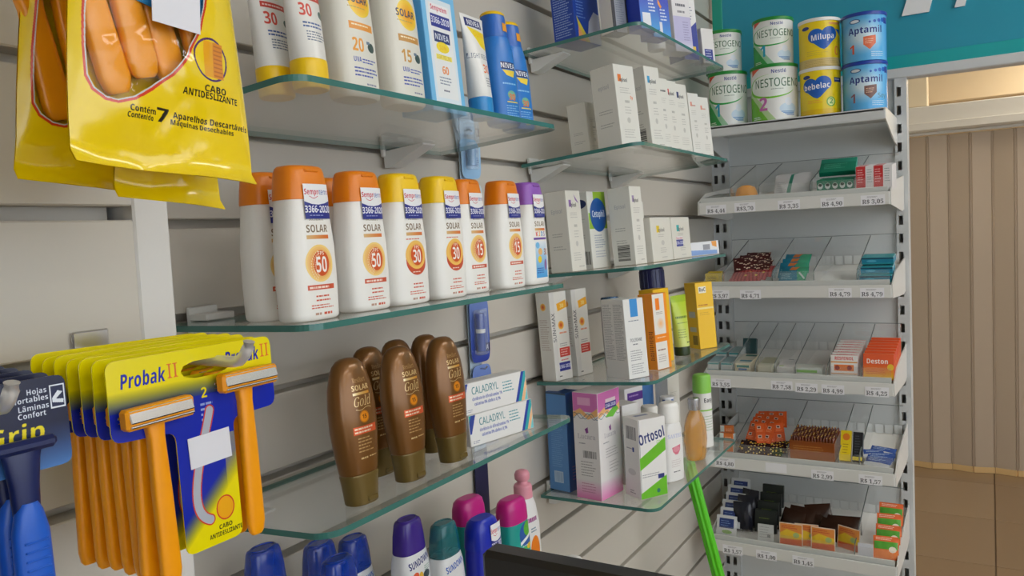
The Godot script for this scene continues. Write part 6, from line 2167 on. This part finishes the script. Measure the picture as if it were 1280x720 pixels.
	for k in 30:
		bead.ell(rg.randf_range(3, 77), rg.randf_range(3, 47), 3.2, 2.4, c8(220, 176, 60) if k % 3 else c8(240, 220, 130))
	var bm := printed(bead, 0.25)
	var zo := tray_z(952, 568, 2.16)
	for k in 6:
		sachet("dark blister strip with gold dots lying at the bottom of the orange sachet heap", in_tray(3, 2.15 + 0.016 * (k % 2), zo - 0.036 + 0.015 * k, -8 + 6 * (k % 3), 58, 0.003 + 0.003 * (k % 2)), 0.06, 0.045, 0.008, bm, "dark gold-dotted strips")
	var os := Pic.new(90, 60, 3, c8(230, 96, 36))
	for i in 3:
		for j in 2:
			os.rect(6 + 30 * i, 8 + 28 * j, 12, 9, c8(236, 214, 196))
			os.rect(8 + 30 * i, 10 + 28 * j, 8, 5, c8(90, 50, 40))
			os.fine(4 + 30 * i, 20 + 28 * j, 22, 2, 4, c8(246, 160, 110), 1.6)
		os.rect(29.5 + 30 * i, 0, 1, 60, c8(200, 70, 24))
	os.rect(0, 29.5, 90, 1, c8(200, 70, 24))
	var om := printed(os, 0.3)
	for k in 7:
		sachet("orange strip of sachets heaped on the dark gold-dotted ones", in_tray(3, 2.19 + 0.02 * (k % 4), zo - 0.016 + 0.009 * (k % 5), -16 + 9 * (k % 5), 38 + 6 * (k % 4), 0.026 + 0.008 * (k % 4)), 0.076, 0.056, 0.007, om, "orange sachet strips in a heap")
	p = carton_pic(118, 42, 110, c8(150, 84, 30))
	p.blend(0, 0, 118, 42, c8(140, 70, 26), c8(186, 110, 44))
	p.fine(10, 10, 90, 3, 5, c8(196, 130, 60), 2)
	t = thing("dotted_box", "brown display box filled with gold-tipped lozenges", "box", in_tray(3, 2.205, tray_z(1015, 575, 2.15)))
	t.transform.basis = t.transform.basis.scaled_local(Vector3(1.0, 1.3, 1.0))
	part(t, "box", carton_mesh(112, 40, 105), printed(p, 0.25))
	var loz := MB.new()
	for i in 15:
		for j in 9:
			var cx := -0.051 + 0.0073 * i + rg.randf_range(-0.001, 0.001)
			var cz := 0.046 - 0.0115 * j + rg.randf_range(-0.001, 0.001)
			loz.loft([[0.04, 0.0034, 0.0045, 2], [0.0435 + rg.randf() * 0.003, 0.003, 0.004, 2], [0.0475 + rg.randf() * 0.002, 0.0012, 0.0016, 2]], 8, {}, true)
			for q in range(loz.v.size() - (3 * 9 + 2 * 10), loz.v.size()):
				loz.v[q] += Vector3(cx, 0, cz)
	var lz := part(t, "lozenges", loz.mesh(), mat(c8(110, 48, 16), 0.25))
	lz.set_meta("kind", "stuff")
	var tips := MB.new()
	for i in 15:
		for j in 9:
			if (i * 5 + j * 3) % 4 < 2:
				tips.box(Vector3(-0.051 + 0.0073 * i, 0.0482, 0.046 - 0.0115 * j), Vector3(0.003, 0.002, 0.0045), 0.0008)
	var tp := part(t, "gold_tips", tips.mesh(), mat(c8(220, 170, 60), 0.3, 0.3))
	tp.set_meta("kind", "stuff")
	p = carton_pic(26, 64, 16, c8(238, 208, 10))
	p.ell(14, 14, 9, 8, c8(232, 130, 30))
	p.fine(6, 30, 14, 4, 6, c8(180, 140, 10), 2)
	carton("slim_carton", "upright yellow carton leaning beside the black one in the fourth tray", in_tray(3, 2.16, tray_z(1056, 572, 2.15), 0, 30, 0.006), 26, 78, 16, p)
	p = carton_pic(24, 64, 16, c8(26, 28, 34))
	p.fine(5, 8, 14, 9, 6, c8(80, 84, 92), 2)
	p.rect(0, 56, 24, 8, c8(230, 210, 40))
	carton("slim_carton", "upright black carton leaning beside the yellow one in the fourth tray", in_tray(3, 2.16, tray_z(1071, 573, 2.15), 0, 30, 0.006), 24, 76, 16, p)
	var bl := Pic.new(60, 30, 3, c8(60, 90, 160))
	bl.rect(0, 18, 60, 12, c8(206, 210, 214))
	bl.fine(6, 5, 40, 2, 5, c8(180, 200, 230), 2)
	var blm := printed(bl, 0.25)
	for k in 5:
		sachet("small blue and silver sachet in the fourth tray's bin by the metal upright", in_tray(3, 2.15 + 0.013 * k, tray_z(1098, 577, 2.15) + 0.006 * ((k % 3) - 1), -14 + 9 * (k % 4), 66, 0.003 + 0.003 * k), 0.062, 0.03, 0.006, blm, "small blue and silver sachets")
	# fifth tray
	var bs := Pic.new(56, 54, 3, c8(212, 214, 214))
	bs.rect(8, 8, 40, 26, c8(34, 56, 120))
	bs.fine(12, 14, 30, 3, 6, c8(120, 150, 200), 2)
	bs.ell(30, 44, 14, 5, c8(140, 180, 90))
	var bsm := printed(bs, 0.3)
	for k in 6:
		sachet("white sachet with navy panel" + ORDER[k], in_tray(4, 2.143 + 0.03 * k, tray_z(909, 678, 2.15) + 0.002 * (k % 2), 0, 22, 0.003 + 0.010 * k), 0.056, 0.054, 0.006, bsm, "white sachets with navy panels in a file")
	var blk := mat(c8(26, 28, 40), 0.22)
	for k in 3:
		sachet("black foil pouch crumpled beside the navy-panel sachets", in_tray(4, 2.18 + 0.03 * k, tray_z(932, 672, 2.2), 10 - 12 * k, 14, 0.004), 0.05, 0.082 + 0.006 * k, 0.014, blk, "black foil pouches")
	p = carton_pic(62, 66, 12, c8(30, 36, 34))
	p.fine(12, 22, 36, 1, 5, c8(110, 130, 50), 2.6)
	pack_row("black_card_pack", "black card pack with dull gold lettering", 4, tray_z(958, 676, 2.2), 58, 62, 12, p, 4, "black card packs in a file", 2.19, 16.0, 0.032, 0.012)
	p = carton_pic(44, 50, 3, c8(196, 198, 196))
	p.rect(26, 26, 9, 9, c8(120, 122, 124))
	p.fine(5, 6, 28, 5, 7, c8(150, 152, 152), 1.8)
	carton("card_pack", "small pale card standing in front of the black packs", in_tray(4, 2.142, tray_z(957, 682, 2.14), 0, 12, 0.001), 42, 48, 4, p)
	var vs := Pic.new(60, 52, 3, c8(232, 150, 70))
	vs.rect(0, 0, 60, 52, c8(236, 214, 190))
	vs.rect(2, 2, 56, 48, c8(226, 140, 60))
	vs.poly([[2, 24], [20, 14], [58, 22], [58, 34], [2, 36]], c8(236, 196, 50))
	vs.poly([[2, 38], [58, 36], [58, 50], [2, 50]], c8(222, 100, 50))
	vs.ell(44, 26, 8, 6, c8(170, 190, 120))
	vs.fine(6, 6, 44, 2, 4, c8(206, 80, 50), 2)
	var vm := printed(vs, 0.3)
	for q in [[989.0, 2.142, 0.0, "next to the small pale card"], [1009.0, 2.15, 6.0, "half covered by its neighbours"], [1029.0, 2.142, 0.0, "in front of the brown foil heap"], [1060.0, 2.165, -20.0, "turned aside by the blank card"]]:
		sachet("orange and yellow drink sachet " + q[3], in_tray(4, q[1], tray_z(q[0], 690, q[1]), q[2], 10, 0.002), 0.060, 0.060, 0.005, vm, "orange and yellow drink sachets")
	var brown := mat(c8(60, 34, 22), 0.25)
	for k in 7:
		sachet("dark brown foil pouch in the heap behind the orange drink sachets", in_tray(4, 2.20 + 0.022 * (k % 4), tray_z(985 + 12.0 * k, 672 + 2.0 * k, 2.2), -26 + 17 * (k % 4), 34 + 6 * (k % 3), 0.008 + 0.006 * (k % 2)), 0.07, 0.066 - 0.003 * k, 0.012, brown, "dark brown foil pouches in a heap")
	carton("card_pack", "blank pale card standing in the lowest tray beside the bright sachets", in_tray(4, 2.142, tray_z(1082, 702, 2.14), 0, 6, 0.001), 36, 36, 3, mat(c8(214, 216, 222), 0.5))
	var fs := Pic.new(60, 60, 3, c8(230, 110, 60))
	fs.rect(2, 14, 56, 20, c8(90, 170, 60))
	fs.rect(2, 36, 56, 22, c8(236, 130, 60))
	fs.fine(6, 4, 46, 2, 4, c8(250, 210, 190), 2)
	fs.ell(46, 34, 9, 8, c8(236, 226, 206))
	var fm := printed(fs, 0.22)
	for k in 4:
		sachet("glossy orange and green sachet" + ORDER[k], in_tray(4, 2.145 + 0.042 * k, tray_z(1108, 704, 2.15), 4 - 4 * (k % 2), 26, 0.003 + 0.012 * k), 0.058, 0.056, 0.006, fm, "glossy orange and green sachets in a file")

# ---------------------------------------------------------------- monitor, counter and broom handle
func loose_things() -> void:
	var ct := thing("counter", "pale sales counter under the black monitor", "counter", Transform3D(Basis(), Vector3(0.56, 0, 0.95)))
	part(ct, "cabinet", boxm(Vector3(0, 0.39, 0), Vector3(0.42, 0.78, 1.0), 0.004), M.trim)
	part(ct, "worktop", boxm(Vector3(0, 0.795, 0), Vector3(0.46, 0.03, 1.06), 0.004), mat(c8(200, 198, 192), 0.4))
	var bk := mat(c8(18, 18, 20), 0.32)
	var mt := thing("computer_monitor", "black flat monitor with its top edge in front of the lower shelves", "monitor", Transform3D(Basis(), Vector3(0.492, 0.81, 0.606)))
	var b := MB.new()
	b.box(Vector3(0, 0.322, 0.0), Vector3(0.022, 0.27, 0.40), 0.004)
	b.box(Vector3(0.018, 0.29, 0.0), Vector3(0.03, 0.16, 0.28), 0.01)
	part(mt, "casing", b.mesh(), bk)
	part(mt, "screen", boxm(Vector3(-0.0115, 0.318, 0), Vector3(0.002, 0.235, 0.37)), mat(c8(10, 10, 12), 0.12))
	part(mt, "neck", boxm(Vector3(0.02, 0.10, 0), Vector3(0.025, 0.19, 0.06), 0.004), bk)
	part(mt, "foot", boxm(Vector3(0.02, 0.008, 0), Vector3(0.16, 0.014, 0.22), 0.005), bk)
	# bright green ribbed handle leaning beside the end of the lowest glass shelf
	var X := 1.796
	var hi := on_x(867, 602, X)
	var lo := on_x(898, 720, X)
	var dir := (hi - lo).normalized()
	var foot := lo - dir * ((lo.y - 0.0) / dir.y)
	var top := hi + dir * 0.05
	var len := foot.distance_to(top)
	var hb := Basis(dir.cross(Vector3(0, 0, 1)).normalized(), dir, dir.cross(Vector3(0, 0, 1)).normalized().cross(dir))
	var br := thing("broom_handle", "bright green ribbed plastic handle leaning below the lowest glass shelf", "handle", Transform3D(hb, foot))
	var rows := []
	var uvs := []
	var mids := []
	for i in 2:
		var row := []
		var tr := []
		for j in 49:
			var a := TAU * j / 48.0
			var r := 0.0142 + 0.0014 * cos(a * 8.0)
			row.append(Vector3(r * cos(a), 0.004 + (len - 0.004) * i, r * sin(a)))
			tr.append(Vector2.ZERO)
		rows.append(row)
		uvs.append(tr)
		mids.append(Vector3(0, len * i, 0))
	var gb := MB.new()
	gb.sheet(rows, uvs, mids, true)
	part(br, "shaft", gb.mesh(), mat(c8(84, 196, 22), 0.3))
	part(br, "end_cap", loftm([[-4, 12, 12, 2], [0, 15, 15, 2], [6, 14, 14, 2], [10, 6, 6, 2]]), mat(c8(80, 186, 16), 0.35), Transform3D(Basis(), Vector3(0, len, 0)))
